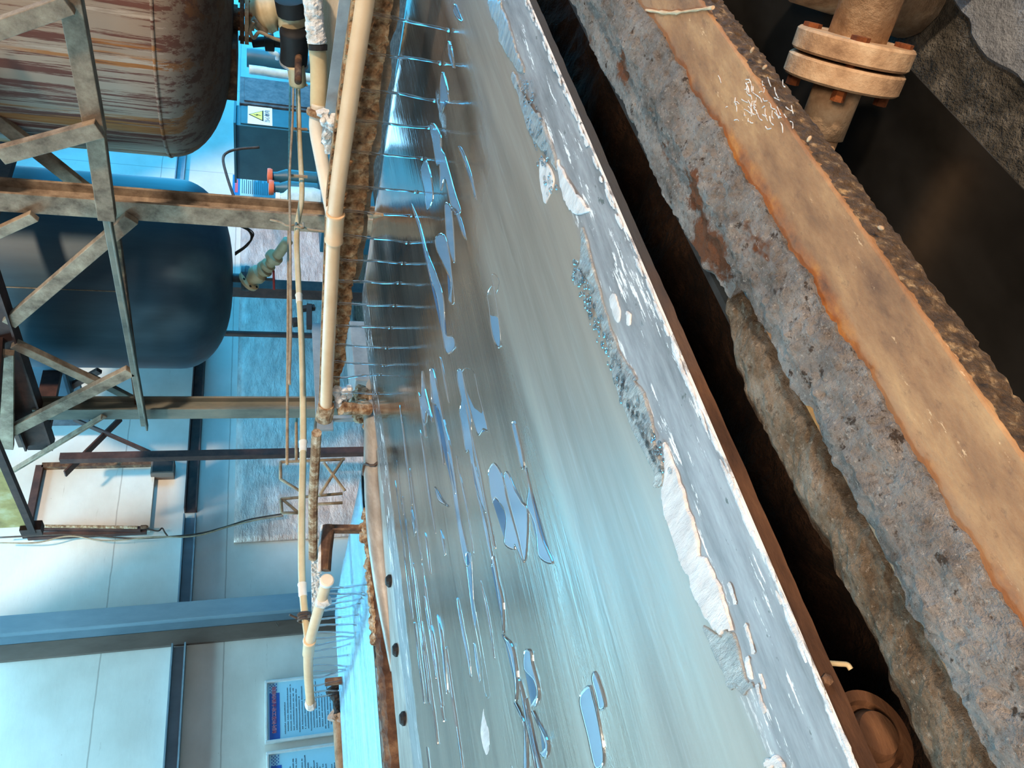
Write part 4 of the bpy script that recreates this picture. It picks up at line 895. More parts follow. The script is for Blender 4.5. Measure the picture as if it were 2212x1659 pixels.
scale(Z6([(1310, 1250), (1360, 1340), (1440, 1480), (1560, 1650), (1420, 1650), (1350, 1480)]), 'scale', 'ragged white scale patch', 0.005, 0.006, seed=10)
scale(Z6([(780, 0), (860, 0), (900, 90), (960, 250), (1000, 400), (1060, 560), (1000, 540), (930, 430), (870, 330), (850, 210), (800, 120)]), 'wetscale', None, 0.005, 0.006, seed=11)
scale(Z4([(1640, 1600), (1745, 1560), (1800, 1655), (1640, 1655)]), 'scale', None, 0.006, seed=12)
scale(Z4([(1590, 950), (1610, 920), (1640, 980), (1640, 1035), (1610, 1020)]), 'scale', None, 0.003, seed=13)
scale(Z4([(1500, 780), (1520, 800), (1550, 960), (1510, 970), (1480, 870)]), 'scale', None, 0.004, seed=14)
scale(Z4([(1570, 1020), (1600, 1060), (1650, 1200), (1640, 1250), (1605, 1190)]), 'scale', None, 0.003, seed=15)
scale(Z4([(1485, 520), (1540, 650), (1555, 770), (1530, 700), (1490, 600)]), 'scale', None, 0.003, seed=16)
scale(Z4([(1362, 200), (1400, 290), (1425, 370), (1405, 350), (1370, 260)]), 'scale', None, 0.003, seed=17)
scale(Z3([(962, 1190), (972, 1280), (1000, 1350), (1010, 1490), (982, 1560), (952, 1480), (936, 1380), (945, 1280)]), 'scale', 'lone white flake in the middle of the belt', 0.003, 0.001, seed=18)
scale(Z3([(902, 440), (918, 575), (925, 578), (912, 480)]), 'scale', None, 0.002, 0.0, seed=19)
# ragged white ridge along the rim
bm = nb()
rnd = random.Random(5)
for i in range(150):
    x = rnd.uniform(-0.3, 1.3); s = rnd.uniform(0.002, 0.0045)
    g = bmesh.ops.create_icosphere(bm, subdivisions=1, radius=s, matrix=Matrix.Translation((x, BY0 + rnd.uniform(-0.0005, 0.006), ZB + 0.0005)) @ Matrix.Diagonal((rnd.uniform(1.5, 5), 0.8, 0.35, 1)))
obj('rim_scale', bm, 'scale', belt1, kind='stuff', label='white scale beads along the belt rim')
# glinting droplets on the wet fringe
bm = nb()
for i in range(260):
    a, b = rnd.choice([((1330, 800), (1440, 1030)), ((1240, 560), (1330, 800)), ((1130, 170), (1190, 420))])
    t_ = rnd.random(); px = a[0] + (b[0] - a[0]) * t_ + rnd.uniform(-14, 14); py = a[1] + (b[1] - a[1]) * t_ + rnd.uniform(-14, 14)
    bmesh.ops.create_icosphere(bm, subdivisions=2, radius=rnd.uniform(0.0012, 0.0035), matrix=Matrix.Translation(V(px, py, 'z', ZB + 0.003)) @ Matrix.Diagonal((1.4, 1, 0.6, 1)))
o = obj('water_droplets', bm, 'jet', smooth=True); tag(o, 'glinting water droplets along the scale fringe of the near belt', 'water', kind='stuff')

# far rim of belt 1: greige rail with bolts, wire tie; then the rusty rail of the second machine
t = thing('rim_rail', 'smooth greige rim rail with dark bolts along the far side of the near belt', 'rail', (0.5, 2.3, 0.6))
bm = nb()
def wr(x, y, z): return y - 0.055 * (x - 1.4) * (1 if y > 2.3 else 0), z - (0.02 if x > 1.55 else 0)
prof = [(2.192, 0.72), (2.192, 0.925), (2.2, 0.938), (2.25, 0.944), (2.36, 0.944), (2.41, 0.935), (2.43, 0.9), (2.43, 0.72)]
sweepX(bm, prof, -1.3, 1.66, 60, 0.002, 6, 3, sub=0.03, warp=wr); obj('cover', bm, 'silverrail', t, smooth='auto')
bm = nb(); q_ = smooth_path([(1.72, 2.25, 0.93), (1.6, 2.27, 0.935), (1.4, 2.32, 0.945), (1.1, 2.36, 0.945), (0.8, 2.4, 0.925)]); tube(bm, q_, [0.042 - 0.02 * max(0, i / (len(q_) - 1) - 0.6) / 0.4 for i in range(len(q_))], 16, amp=0.002); obj('rounded_tube', bm, 'silverrail', t, smooth=True)
bm = nb(); tube(bm, [(1.47 + 0.012 * math.sin(4 * a), 2.3 + 0.047 * math.cos(a), 0.94 + 0.047 * math.sin(a)) for a in [PI * 2 * k / 20 for k in range(21)]], 0.005, 6); obj('wire_tie', bm, 'wire', t)
for px in ((846, 1255), (861, 1404), (877, 1552)):
    p = V(px[0] - 4, px[1], 'z', 0.945); bm = nb(); lathe(bm, (p.x, p.y, 0.938), (0, 0, 1), [(0, 0), (0.02, 0), (0.02, 0.012), (0.012, 0.02), (0, 0.02)], 12); obj('bolt', bm, 'black', t)
bm = nb(); lathe(bm, (1.78, 2.22, 0.93), (-0.5, -0.6, 0), [(0, 0), (0.03, 0), (0.034, 0.02), (0, 0.03)], 16); obj('end_plug', bm, 'cap', t)
t = thing('rusty_rail', 'crusted brown rusty rail along the near side of the far belt', 'rail', (0.6, 2.6, 0.6))
bm = nb()
def wr2(x, y, z): return y - 0.11 * (x - 1.4), z
sweepX(bm, [(2.475, 0.7), (2.475, 0.945), (2.50, 0.958), (2.55, 0.955), (2.57, 0.93), (2.57, 0.7)], -1.2, 1.43, 260, 0.008, 30, 4, sub=0.012, warp=wr2); obj('channel', bm, 'rust', t)
bm = nb(); sweepX(bm, [(2.5, 0.94), (2.5, 0.965), (2.53, 0.972), (2.545, 0.94)], 0.95, 1.43, 90, 0.012, 40, 9, sub=0.008, warp=wr2); obj('salt_crust', bm, 'rustpale', t)
# corner crust where the bracket meets the rail
bm = nb(); lumps(bm, (1.72, 2.27, 0.96), 0.05, 22, 3, (1.6, 1, 0.7)); o = obj('corner_crust', bm, 'rustpale'); tag(o, 'pale lumpy crust at the corner under the near spray pipe end', 'crust', kind='stuff')

# ------------------------------------------------------------------ spray pipe of the near belt
X1 = 1.63
def pl(px, py, X): return V(px, py, 'x', X)
def spray(name, lab, pts, X, r, tee_i, cuff):
    t = thing(name, lab, 'pipe', pts[tee_i]); return t
near = [pl(793, -60, X1), pl(789, 0, X1), pl(757, 210, X1), pl(728, 420, X1)]
near.insert(0, near[0] + (near[0] - near[1]) * 2)
far = [pl(721, 505, X1), pl(714, 650, X1), pl(708, 780, X1), pl(704, 884, X1)]
RP = 0.0198
t = thing('spray_pipe', 'cream plastic spray pipe across the near belt, throwing a row of water jets', 'pipe', near[0])
sp = smooth_path(near + far, 8)
bm = nb(); tube(bm, sp, RP, 24); obj('tube', bm, 'pvc', t, smooth=True)
ta, tb = pl(725, 460, X1), pl(721, 522, X1)
bm = nb(); d = tb - ta; lathe(bm, ta, d, [(RP * 1.0, 0), (RP * 1.22, 0.001), (RP * 1.28, 0.006), (RP * 1.18, 0.012), (RP * 1.18, d.length - 0.012), (RP * 1.28, d.length - 0.006), (RP * 1.22, d.length - 0.001), (RP, d.length)], 28); obj('tee_coupling', bm, 'pvc', t, smooth='auto')
bm = nb(); pe = pl(704, 876, X1)
bx = nb(); sweep = [pe + Vector((0, -0.005, 0)), pe + Vector((0, 0.075, 0))]
tube(bx, [sweep[0], sweep[0].lerp(sweep[1], 0.5), sweep[1]], [0.026, 0.03, 0.028], 14, amp=0.006, nsc=40); bm.free(); obj('end_cuff', bx, 'rustpale', t)
lead = sorted([(sp[i].y, sp[i].z) for i in range(len(sp))])
def zat(lead, y):
    for (a, b), (c, d) in zip(lead, lead[1:]):
        if a <= y <= c: return b + (d - b) * (y - a) / max(1e-6, c - a)
    return lead[-1][1]
# feed pipe that joins the tee from behind
t = thing('feed_pipe', 'whitish feed pipe with socket, black-and-white scaled at its far end, joining the near tee', 'pipe', pl(705, 430, 1.75))
fp = [V(672, -40, 'x', 1.95), V(678, 40, 'x', 1.93), V(688, 140, 'x', 1.9), V(688, 235, 'x', 1.86)]
bm = nb(); tube(bm, smooth_path(fp, 10), 0.0215, 20, amp=0.001); obj('socket_pipe', bm, 'hose', t, smooth=True)
fq = [V(688, 225, 'x', 1.86), V(683, 275, 'x', 1.84), V(694, 340, 'x', 1.79), V(708, 410, 'x', 1.73), V(720, 470, 'x', 1.65)]
bm = nb(); tube(bm, smooth_path(fq, 10), 0.0185, 20); obj('bent_pipe', bm, 'pvcpale', t, smooth=True)
bm = nb(); c = V(687, 236, 'x', 1.858); d = V(684, 256, 'x', 1.85) - c; lathe(bm, c, d, [(0.02, 0), (0.027, 0.002), (0.029, 0.01), (0.027, 0.018), (0.015, 0.02)], 24); obj('socket_ring', bm, 'rustpale', t, smooth='auto')
bm = nb(); tube(bm, smooth_path([V(674, -30, 'x', 1.93), V(679, 40, 'x', 1.92), V(684, 92, 'x', 1.905)], 14), 0.023, 22, amp=0.005, nsc=60, seed=2); obj('white_scale', bm, 'whitecrust', t)
bm = nb(); tube(bm, smooth_path([V(686, 96, 'x', 1.905), V(687, 108, 'x', 1.9)], 6), 0.0235, 22, amp=0.002, nsc=60); obj('black_scale', bm, 'black', t)
# planks and steel angle beside it
bm = nb(); prism(bm, V(714, -20, 'x', 2.0), V(724, 238, 'x', 1.9), rect(0.05, 0.02), up=(-1, 0, 0)); o = obj('painted_plank', bm, 'wood', bevel=0.003); tag(o, 'old plank with cracked white paint standing edge-on beside the feed pipe', 'plank')
bm = nb(); prism(bm, V(762, -20, 'x', 1.72), V(712, 330, 'x', 1.80), lprof(0.05, 0.02, 0.006), up=(-1, 0, 0)); o = obj('zinc_angle', bm, 'greymetal'); tag(o, 'grey zinc steel angle running alongside the near spray pipe', 'beam')
bm = nb(); tube(bm, smooth_path([V(700, 240, 'x', 1.74), V(708, 275, 'x', 1.74), V(712, 330, 'x', 1.74)]), [0.012] * 17, 10, amp=0.012, nsc=45, seed=6); lumps(bm, V(712, 262, 'x', 1.74), 0.018, 12, 8); o = obj('salt_fibre', bm, 'whitecrust'); tag(o, 'white fluffy salt strands between feed pipe and near spray pipe', 'salt', kind='stuff')
# crusted board behind and under the pipe
t = thing('crusted_board', 'porous brown crust-covered channel hanging just under the near spray pipe', 'board', (1.7, 1.4, 1.06))
bm = nb()
rings = []; ny = 260
for i in range(ny + 1):
    y = 0.45 + (2.18 - 0.45) * i / ny
    zt = zat(lead, y) + 0.02; zb = 1.072 + 0.012 * noise.noise(Vector((y * 9, 3, 1))) + 0.006 * noise.noise(Vector((y * 60, 3, 1)))
    ring = []
    for k in range(14):
        f = k / 13; z = zb + (zt - zb) * f
        ring.append(Vector((1.672 + 0.013 * noise.fractal(Vector((y, z, 1)) * 42, 1, 2, 4), y, z)))
    for k in range(4):
        ring.append(Vector((1.70 + 0.0 * k, y, zt - (zt - zb) * k / 3)))
    rings.append(ring)
loft(bm, rings); obj('brown_crust', bm, 'board', t)
bm = nb(); rings = []
for i in range(201):
    y = 0.45 + (1.62 - 0.45) * i / 200; zb = 1.052 + 0.012 * noise.noise(Vector((y * 12, 9, 1)))
    rings.append([Vector((1.705 + 0.01 * noise.fractal(Vector((y, zz, 4)) * 30, 1, 2, 4), y, zz)) for zz in (zb, zb + 0.02, zb + 0.04, 1.13)] + [Vector((1.74, y, 1.13)), Vector((1.74, y, zb))])
loft(bm, rings); obj('grey_backing', bm, 'boardgrey', t)
bm = nb(); a = V(800, 464, 'x', 1.66); b = V(826, 464, 'x', 1.6); tube(bm, [a, a.lerp(b, 0.5), b], [0.009, 0.008, 0.003], 8, amp=0.003); obj('splinter', bm, 'wirepale', t)
# end bracket
t = thing('pipe_bracket', 'rusty salt-crusted bracket carrying the far end of the near spray pipe', 'bracket', pl(790, 882, X1))
bm = nb(); a = pl(735, 882, X1 + 0.005); b = pl(797, 884, X1 + 0.03); tube(bm, [a, a.lerp(b, 0.35), a.lerp(b, 0.7), b], [0.026, 0.022, 0.022, 0.026], 12, amp=0.007, nsc=40); obj('arm', bm, 'rustpale', t)
bm = nb(); lumps(bm, pl(738, 848, X1 + 0.03), 0.022, 16, 5, (0.5, 1.2, 1)); lumps(bm, pl(736, 868, X1 + 0.03), 0.02, 12, 6, (0.5, 1.2, 1)); obj('white_salt', bm, 'whitecrust', t)
# water jets: each its own thing
def jet(p, zend, seed, lab, group, r=0.0034, drift=0.012):
    rnd = random.Random(seed); n = 26; pts = []; rr = []
    dx_, dy_ = rnd.uniform(-drift, drift), rnd.uniform(-drift, drift) * 0.6
    for i in range(n + 1):
        f = i / n; z = p.z + (zend - p.z) * f
        pts.append(Vector((p.x + dx_ * f * f + 0.0012 * math.sin(9 * f + seed), p.y + dy_ * f * f + 0.0012 * math.cos(7 * f + 2 * seed), z)))
        rr.append(r * (1.15 - 0.4 * f) * (1 + 0.1 * math.sin(f * 22 + seed * 1.7) * (0.4 + f * 0.8)))
    rr[-1] = r * 1.6; rr[-2] = r * 1.0
    bm = nb(); tube(bm, pts, rr, 10)
    rn = random.Random(seed + 50)
    o = obj('water_jet', bm, 'jet', smooth=True); tag(o, lab, 'water', group); return o
jy = [28, 110, 190, 258, 325, 400, 455, 507, 560, 606, 655, 703, 745, 782, 815, 848]
for i, y in enumerate(jy):
    # pixel position on the pipe centre line at that height of the photo
    if y < 420: px = 789 + (728 - 789) * y / 420
    else: px = 728 + (704 - 728) * (y - 420) / 464
    p = pl(px, y, X1); p.z -= RP - 0.004
    k = len(jy) - 1 - i
    jet(p, ZB + 0.002, i + 1, 'clear jet of the near spray pipe, %s from its bracket end' % ORD[k], 'water jets of the near spray pipe')

# ------------------------------------------------------------------ spray pipe of the far belt
X2 = 1.22
na = pl(707, 1252, X2); tee = pl(666, 1395, X2); fe = pl(671, 1520, X2)
t = thing('spray_pipe', 'cream plastic spray pipe with round white end cap above the far blue belt', 'pipe', na)
sp2 = smooth_path([na, pl(692, 1305, X2), pl(672, 1375, X2), pl(666, 1415, X2), pl(667, 1470, X2), fe], 8)
R2 = 0.0205
bm = nb(); tube(bm, sp2, R2, 20); obj('tube', bm, 'pvc', t, smooth=True)
bm = nb(); d = (sp2[0] - sp2[3]).normalized(); lathe(bm, na - d * 0.025, d, [(0, 0), (0.0225, 0), (0.025, 0.004), (0.025, 0.022), (0.02, 0.027), (0, 0.028)], 28); obj('end_cap', bm, 'cap', t, smooth='auto')
bm = nb(); d = (pl(666, 1412, X2) - pl(669, 1382, X2)); lathe(bm, pl(669, 1382, X2), d, [(R2, 0), (0.025, 0.001), (0.0275, 0.008), (0.0245, 0.014), (0.0245, d.length), (R2, d.length + 0.002)], 24); obj('tee_coupling', bm, 'pvc', t, smooth='auto')
bm = nb(); a, b = pl(694, 1298, X2), pl(693, 1304, X2); tube(bm, [pl(683, 1300, X2 - 0.01), pl(698, 1300, X2 - 0.01), pl(712, 1296, X2 - 0.01)], [0.016, 0.026, 0.016], 12, amp=0.006, nsc=45); obj('salt_collar', bm, 'whitecrust', t)
bm = nb(); e = fe - sp2[-3]; e.normalize(); tube(bm, [fe - e * 0.04, fe, fe + e * 0.03], [0.024, 0.028, 0.027], 12, amp=0.006, nsc=45, seed=4); obj('end_cuff', bm, 'whitecrust', t)
lead2 = sorted([(p.y, p.z) for p in sp2])
j2 = [1272, 1284, 1295, 1306, 1320, 1338, 1352, 1368, 1380, 1395, 1408, 1424, 1438, 1452, 1466, 1482, 1496, 1508]
for i, y in enumerate(j2):
    q = min(sp2, key=lambda p: 0)  # placeholder replaced below
    f = None
    for (a, b) in zip(sp2, sp2[1:]):
        # find pipe point whose photo row is y
        pass
    # march along the pipe in its own plane
    best = None
    for k in range(len(sp2) - 1):
        for s in range(6):
            w = sp2[k].lerp(sp2[k + 1], s / 6); c = w - CAM
            cu = c.x * dx.x + c.y * dy.x - c.z * dd.x; cz = c.x * dx.z + c.y * dy.z - c.z * dd.z
            yy = 1659 - (CX + F * cu / cz)
            if best is None or abs(yy - y) < best[0]: best = (abs(yy - y), w)
    p = best[1].copy(); p.z -= R2 - 0.004
    jet(p, ZB + 0.002, i + 101, 'thin jet of the far spray pipe, %s from its capped end' % ORD[i], 'water jets of the far spray pipe', 0.0038, 0.02)
# white-crusted channel carrying it
t = thing('crusted_channel', 'channel thick with ribbed white salt between the yellowed pipe and the far spray pipe', 'channel', pl(690, 1270, X2 + 0.06))
bm = nb(); rings = []
for i in range(141):
    f = i / 140; py = 1202 + (1335 - 1202) * f; a = V(672 + 2 * f, py, 'x', X2 + 0.1); b = V(694 - 6 * f, py, 'x', X2 + 0.1)
    rb = 0.018 * noise.noise(Vector((f * 38, 1, 4))); ring = []
    for k in range(9):
        q = a.lerp(b, k / 8); q.x += 0.012 * noise.fractal(Vector((f * 30, k * 0.4, 1)), 1, 2, 3); q.z -= rb * k / 8; ring.append(q)
    ring += [b + Vector((0.03, 0, 0)), a + Vector((0.03, 0, 0))]; rings.append(ring)
loft(bm, rings); obj('white_salt', bm, 'whitecrust', t)
bm = nb(); tube(bm, [V(684, 935, 'x', X2 + 0.14), V(676, 1080, 'x', X2 + 0.13), V(676, 1205, 'x', X2 + 0.1)], 0.016, 10, amp=0.004); obj('scaled_beam', bm, 'rustpale', t)
# rusty bracket frame at the near end
t = thing('bracket_frame', 'rust-brown angle bracket frame standing over the near corner of the far belt', 'bracket', V(790, 1135, 'y', 2.55))
yb = 2.56
bm = nb(); prism(bm, V(708, 1139, 'y', yb), V(806, 1140, 'y', yb), lprof(0.03, 0.035, 0.006), up=(1, 0, 0)); obj('upright', bm, 'rust', t)
bm = nb(); a, b = V(709, 1136, 'y', yb), V(702, 1232, 'y', yb + 0.03); tube(bm, [a, a.lerp(b, 0.4), b], [0.024, 0.022, 0.018], 12, amp=0.008, nsc=38); obj('top_bar', bm, 'rust', t)
bm = nb(); a, b = V(698, 1134, 'y', yb), V(690, 1236, 'y', yb + 0.03); tube(bm, [a, a.lerp(b, 0.5), b], 0.008, 8, amp=0.004); obj('salt_ridge', bm, 'whitecrust', t)
bm = nb(); lumps(bm, V(800, 1150, 'y', yb), 0.03, 24, 11, (1, 0.8, 1)); obj('foot_crust', bm, 'rustpale', t)
# far end bracket, dark rag, hose with a rag tie
bm = nb(); bar(bm, V(702, 1474, 'x', X2 + 0.02), V(738, 1470, 'x', X2 + 0.02), 0.03, 0.03); o = obj('end_bracket', bm, 'rust', bevel=0.003); tag(o, 'small red-brown bracket under the far end of the far spray pipe', 'bracket')
bm = nb(); tube(bm, smooth_path([V(722, 1484, 'y', 3.98), V(728, 1500, 'y', 3.98), V(727, 1520, 'y', 3.98), V(731, 1540, 'y', 3.98)]), [0.05, 0.05, 0.048, 0.045, 0.04, 0.036, 0.034, 0.032, 0.03, 0.03, 0.03, 0.03, 0.03, 0.028, 0.026, 0.024, 0.022, 0.022, 0.02, 0.02, 0.02, 0.02, 0.02, 0.02, 0.02][:25], 12, amp=0.02, nsc=16); o = obj('dark_rag', bm, 'black'); tag(o, 'black rag hanging at the far edge of the far belt before the poster', 'rag')
t = pixpipe('grey_hose', [(731, 1552), (734, 1600), (738, 1659), (742, 1720)], 'y', 4.02, 0.028, 'boardgrey', 'grey hose end along the far side of the far belt, a pale rag tied on', 'hose')
bm = nb(); tube(bm, smooth_path([V(716, 1556, 'y', 4.0), V(722, 1540, 'y', 4.0), V(732, 1538, 'y', 4.0), V(738, 1550, 'y', 4.0), V(734, 1562, 'y', 4.0)]), 0.02, 10, amp=0.012, nsc=25); obj('rag_tie', bm, 'rag', t)
# long yellowed pipe feeding it
hp = [V(643, 172, 'y', 2.95), V(647, 300, 'y', 3.0), V(652, 420, 'y', 3.05), V(641, 500, 'y', 3.1), V(645, 620, 'y', 3.12), V(652, 750, 'y', 3.15), V(655, 930, 'y', 3.2), V(652, 1100, 'y', 3.22), V(652, 1235, 'y', 3.24), V(657, 1310, 'y', 3.25), V(664, 1370, 'y', 3.28), tee]
t = thing('yellowed_pipe', 'long yellowed plastic pipe running level behind both spray pipes to the far tee', 'pipe', hp[6])
bm = nb(); s_ = smooth_path(hp, 8); tube(bm, s_, 0.016, 16); obj('tube', bm, 'hose', t, smooth=True)
for (px, py) in ((651, 640), (653, 935), (652, 1238)):
    c = V(px, py, 'y', 3.15); k = min(range(len(s_) - 1), key=lambda i: (s_[i] - c).length); d = (s_[k + 1] - s_[k]).normalized()
    bm = nb(); lathe(bm, s_[k], d, [(0.014, 0), (0.02, 0.003), (0.021, 0.01), (0.0185, 0.016), (0.0185, 0.06), (0.015, 0.064)], 18); obj('socket', bm, 'pvcpale', t, smooth='auto')
bm = nb(); c = V(657, 1334, 'y', 3.25)
for k in range(3):
    tube(bm, [c + Vector((0.012 * (k - 1), 0.024 * math.cos(a), 0.024 * math.sin(a))) for a in [2 * PI * q / 16 for q in range(17)]], 0.006, 6, amp=0.003)
tube(bm, [c + Vector((0, 0, 0.03)), c + Vector((0.01, -0.02, 0.06))], 0.005, 6); tube(bm, [c, V(672, 1330, 'y', 3.2)], 0.007, 6); obj('wire_binding', bm, 'wire', t)
bm = nb(); tube(bm, smooth_path([V(584, 475, 'y', 3.1), V(605, 480, 'y', 3.08), V(622, 488, 'y', 3.05), V(645, 485, 'y', 3.05), V(665, 495, 'y', 3.05), V(700, 500, 'y', 3.0)]), 0.007, 8)
tube(bm, smooth_path([V(640, 482, 'y', 3.04), V(640, 490, 'y', 3.0), V(655, 492, 'y', 3.0), V(655, 482, 'y', 3.05)]), 0.007, 8); o = obj('tie_wire', bm, 'wirepale', smooth=True); tag(o, 'twisted pale tie wire knotted round the yellowed pipe beside the brown pillar', 'wire')
for i, (py, lab) in enumerate([(182, 'upper short wooden rung tied between thin rod and yellowed pipe, nearest the picture edge'), (278, 'short wooden rung below the cabinet tied to the yellowed pipe'), (380, 'short wooden rung tied to the yellowed pipe by the orange caps')]):
    bm = nb(); a = V(628, py, 'y', 2.98); b = V(664, py + 2, 'y', 2.98); tube(bm, [a, a.lerp(b, 0.5), b], [0.011, 0.009, 0.01], 10, amp=0.003); o = obj('tied_rung', bm, 'wirepale'); tag(o, lab, 'rung')
bm = nb(); tube(bm, smooth_path([V(634, 175, 'y', 2.9), V(632, 260, 'y', 2.92), V(626, 380, 'y', 2.94), V(627, 520, 'y', 2.96), V(628, 700, 'y', 2.98), V(625, 830, 'y', 3.0)]), 0.0075, 10, amp=0.002); o = obj('knotty_rod', bm, 'wirepale'); tag(o, 'knotty brown rod running just above the yellowed pipe', 'rod')
pixpipe('brown_drain_pipe', [(648, 0), (648, 60), (645, 120), (644, 176)], 'y', 2.6, 0.022, 'rust', 'rusty brown pipe behind the scaled feed pipe at the picture edge')
bm = nb(); p = V(665, 690, 'y', 4.4); bar(bm, V(636, 690, 'y', 4.4), V(640, 702, 'y', 4.4), 0.05, 0.05); bar(bm, V(668, 660, 'y', 4.4), V(668, 708, 'y', 4.4), 0.05, 0.04); bar(bm, V(645, 668, 'y', 4.42), V(680, 664, 'y', 4.42), 0.04, 0.04); o = obj('pump_bracket', bm, 'black', bevel=0.004); tag(o, 'small dark bracket behind the yellowed pipe at the foil edge', 'bracket')

# ------------------------------------------------------------------ near machine frame
t = thing('ledge_beam', 'salt-crusted steel ledge with a tan rust plate along the near side of the belt', 'frame', (0.4, 0.37, 0.0))
def wl(x, y, z):
    k = 0.006 * noise.noise(Vector((x * 7, 1, 2))) if y > 0.43 else 0.003 * noise.noise(Vector((x * 14, 5, 2)))
    yy = y + k
    if y > 0.415:
        e = max(0.0, 1 - (x - 0.468) / 0.05); z -= 0.012 * e; 
    return yy, z
bm = nb(); sweepX(bm, [(0.405, 0.911), (0.405, 0.924), (0.43, 0.925), (0.449, 0.922), (0.4525, 0.917), (0.448, 0.911)], 0.47, 1.5, 420, 0.005, 34, 1, sub=0.0045, warp=wl); obj('outer_lip', bm, 'crust', t, label='grey crusted outer lip, torn off at its lower end')
bm = nb(); sweepX(bm, [(0.350, 0.905), (0.350, 0.921), (0.365, 0.928), (0.39, 0.934), (0.408, 0.93), (0.414, 0.918), (0.41, 0.9)], -0.5, 1.5, 640, 0.0055, 32, 2, sub=0.0045, warp=lambda x, y, z: (y + (0.004 * noise.noise(Vector((x * 16, 3, 1))) if y < 0.36 or y > 0.405 else 0), z)); obj('crust_ridge', bm, 'crust', t, label='thick grey salt crust')
bm = nb(); box(bm, (-0.5, 0.287, 0.906), (1.5, 0.42, 0.9175)); obj('top_plate', bm, 'plate', t, bevel=0.002)
bm = nb(); sweepX(bm, [(0.285, 0.889), (0.285, 0.906), (0.287, 0.914), (0.296, 0.914), (0.296, 0.889)], -0.5, 1.5, 640, 0.0026, 90, 5, sub=0.004); obj('crystal_edge', bm, 'edge', t)
bm = nb(); rnd = random.Random(4)
for k in range(60):
    px = 1645 + rnd.gauss(0, 36); py = 222 + (px - 1645) * 0.3 + rnd.gauss(0, 24)
    p = V(px, py, 'z', 0.9178); q = p + Vector((rnd.uniform(-0.012, 0.012), rnd.uniform(-0.004, 0.004), 0))
    tube(bm, smooth_path([p, p.lerp(q, 0.5) + Vector((0, rnd.uniform(-0.002, 0.002), 0)), q], 3), [0.0002 + 0.0004 * rnd.random() for _ in range(7)], 5)
obj('scratches', bm, 'scale', t, kind='stuff', label='pale scratch marks on the tan plate')
bm = nb(); a_, b_ = V(1395, 22, 'z', 0.918), V(1540, 16, 'z', 0.918); tube(bm, smooth_path([a_, a_.lerp(b_, 0.4) + Vector((-0.008, 0, 0)), b_], 8), [0.0012 + 0.0018 * abs(noise.noise(Vector((i * 0.7, 1, 3)))) for i in range(17)], 8, amp=0.0008, nsc=120); obj('plate_joint', bm, 'flangetan', t)
bm = nb(); rnd = random.Random(9)
for (px, py) in ((1625, 108), (1652, 145), (1903, 492), (1598, 380), (2168, 1124), (1748, 300)):
    p = V(px, py, 'z', 0.915); bmesh.ops.create_icosphere(bm, subdivisions=2, radius=0.0021, matrix=Matrix.Translation(p) @ Matrix.Rotation(rnd.random() * 3, 4, 'Z') @ Matrix.Diagonal((1.5, 0.8, 0.8, 1)))
obj('salt_grains', bm, 'flangetan', t, kind='stuff')
bm = nb(); box(bm, (-0.5, 0.425, 0.84), (1.5, 0.433, 0.905)); obj('inner_web', bm, 'darkplate', t)
t = thing('crusted_tube', 'brown fuzzy crust-covered tube lying in the torn part of the frame lip', 'pipe', (0.1, 0.446, 0.85))
bm = nb(); n_ = 150; pts = [Vector((0.478 - 0.95 * i / n_, 0.45 + 0.004 * math.sin(i * 0.09), 0.887)) for i in range(n_ + 1)]
tube(bm, pts, [0.018 + 0.019 * min(1, i / 12) for i in range(n_ + 1)], 40, amp=0.006, nsc=34, seed=3); obj('crust', bm, 'tubecrust', t)
bm = nb(); p = V(1655, 745, 'z', 0.912); bmesh.ops.create_icosphere(bm, subdivisions=3, radius=0.026, matrix=Matrix.Translation(p + Vector((0, 0, -0.022))) @ Matrix.Diagonal((1.5, 0.8, 0.9, 1))); obj('pale_lump', bm, 'crust', t, smooth=True)
# under-belt rail, inner plate, dirt, idler roller
bm = nb(); sweepX(bm, [(0.5075, 0.929), (0.5075, 0.945), (0.53, 0.945), (0.53, 0.929)], -0.5, 2.0, 160, 0.0012, 25, 2, sub=0.01); o = obj('support_rail', bm, 'orangebar'); tag(o, 'orange-brown rusty rail tucked under the near edge of the wet belt', 'rail')
bm = nb(); box(bm, (-0.5, 0.474, 0.74), (1.6, 0.482, 0.893)); o = obj('inner_side_plate', bm, 'darkplate'); tag(o, 'dark blue-grey plate edge in the gap between belt and crusted frame', 'plate')
bm = nb(); nxx, nyy = 120, 60; g = []
for i in range(nxx + 1):
    g.append([bm.verts.new((-0.5 + 2.4 * i / nxx, 0.49 + 1.6 * j / nyy, 0.76 + 0.035 * noise.fractal(Vector((i * 0.1, j * 0.13, 2)), 1, 2, 4))) for j in range(nyy + 1)])
for i in range(nxx):
    for j in range(nyy): bm.faces.new((g[i][j], g[i + 1][j], g[i + 1][j + 1], g[i][j + 1]))
r = bmesh.ops.extrude_face_region(bm, geom=bm.faces[:])
for v in r['geom']:
    if isinstance(v, bmesh.types.BMVert): v.co.z = 0.70
o = obj('dirt_deposit', bm, 'dirt'); tag(o, 'dark brown caked dirt in the gap under the wet steel belt', 'dirt', kind='stuff')
pr = V(1885, 1588, 'y', 0.535)
t = thing('idler_roller', 'rusty orange idler roller end in the gap under the belt at the picture corner', 'roller', (pr.x, 0.55, pr.z))
bm = nb(); lathe(bm, (pr.x, 0.535, pr.z), (0, 1, 0), [(0.024, 0.006), (0.026, 0), (0.034, 0.0), (0.0345, 0.006), (0.0345, 1.55), (0.0, 1.55), (0, 0.02), (0.024, 0.02)], 48); obj('shell', bm, 'orangebar', t, smooth='auto')
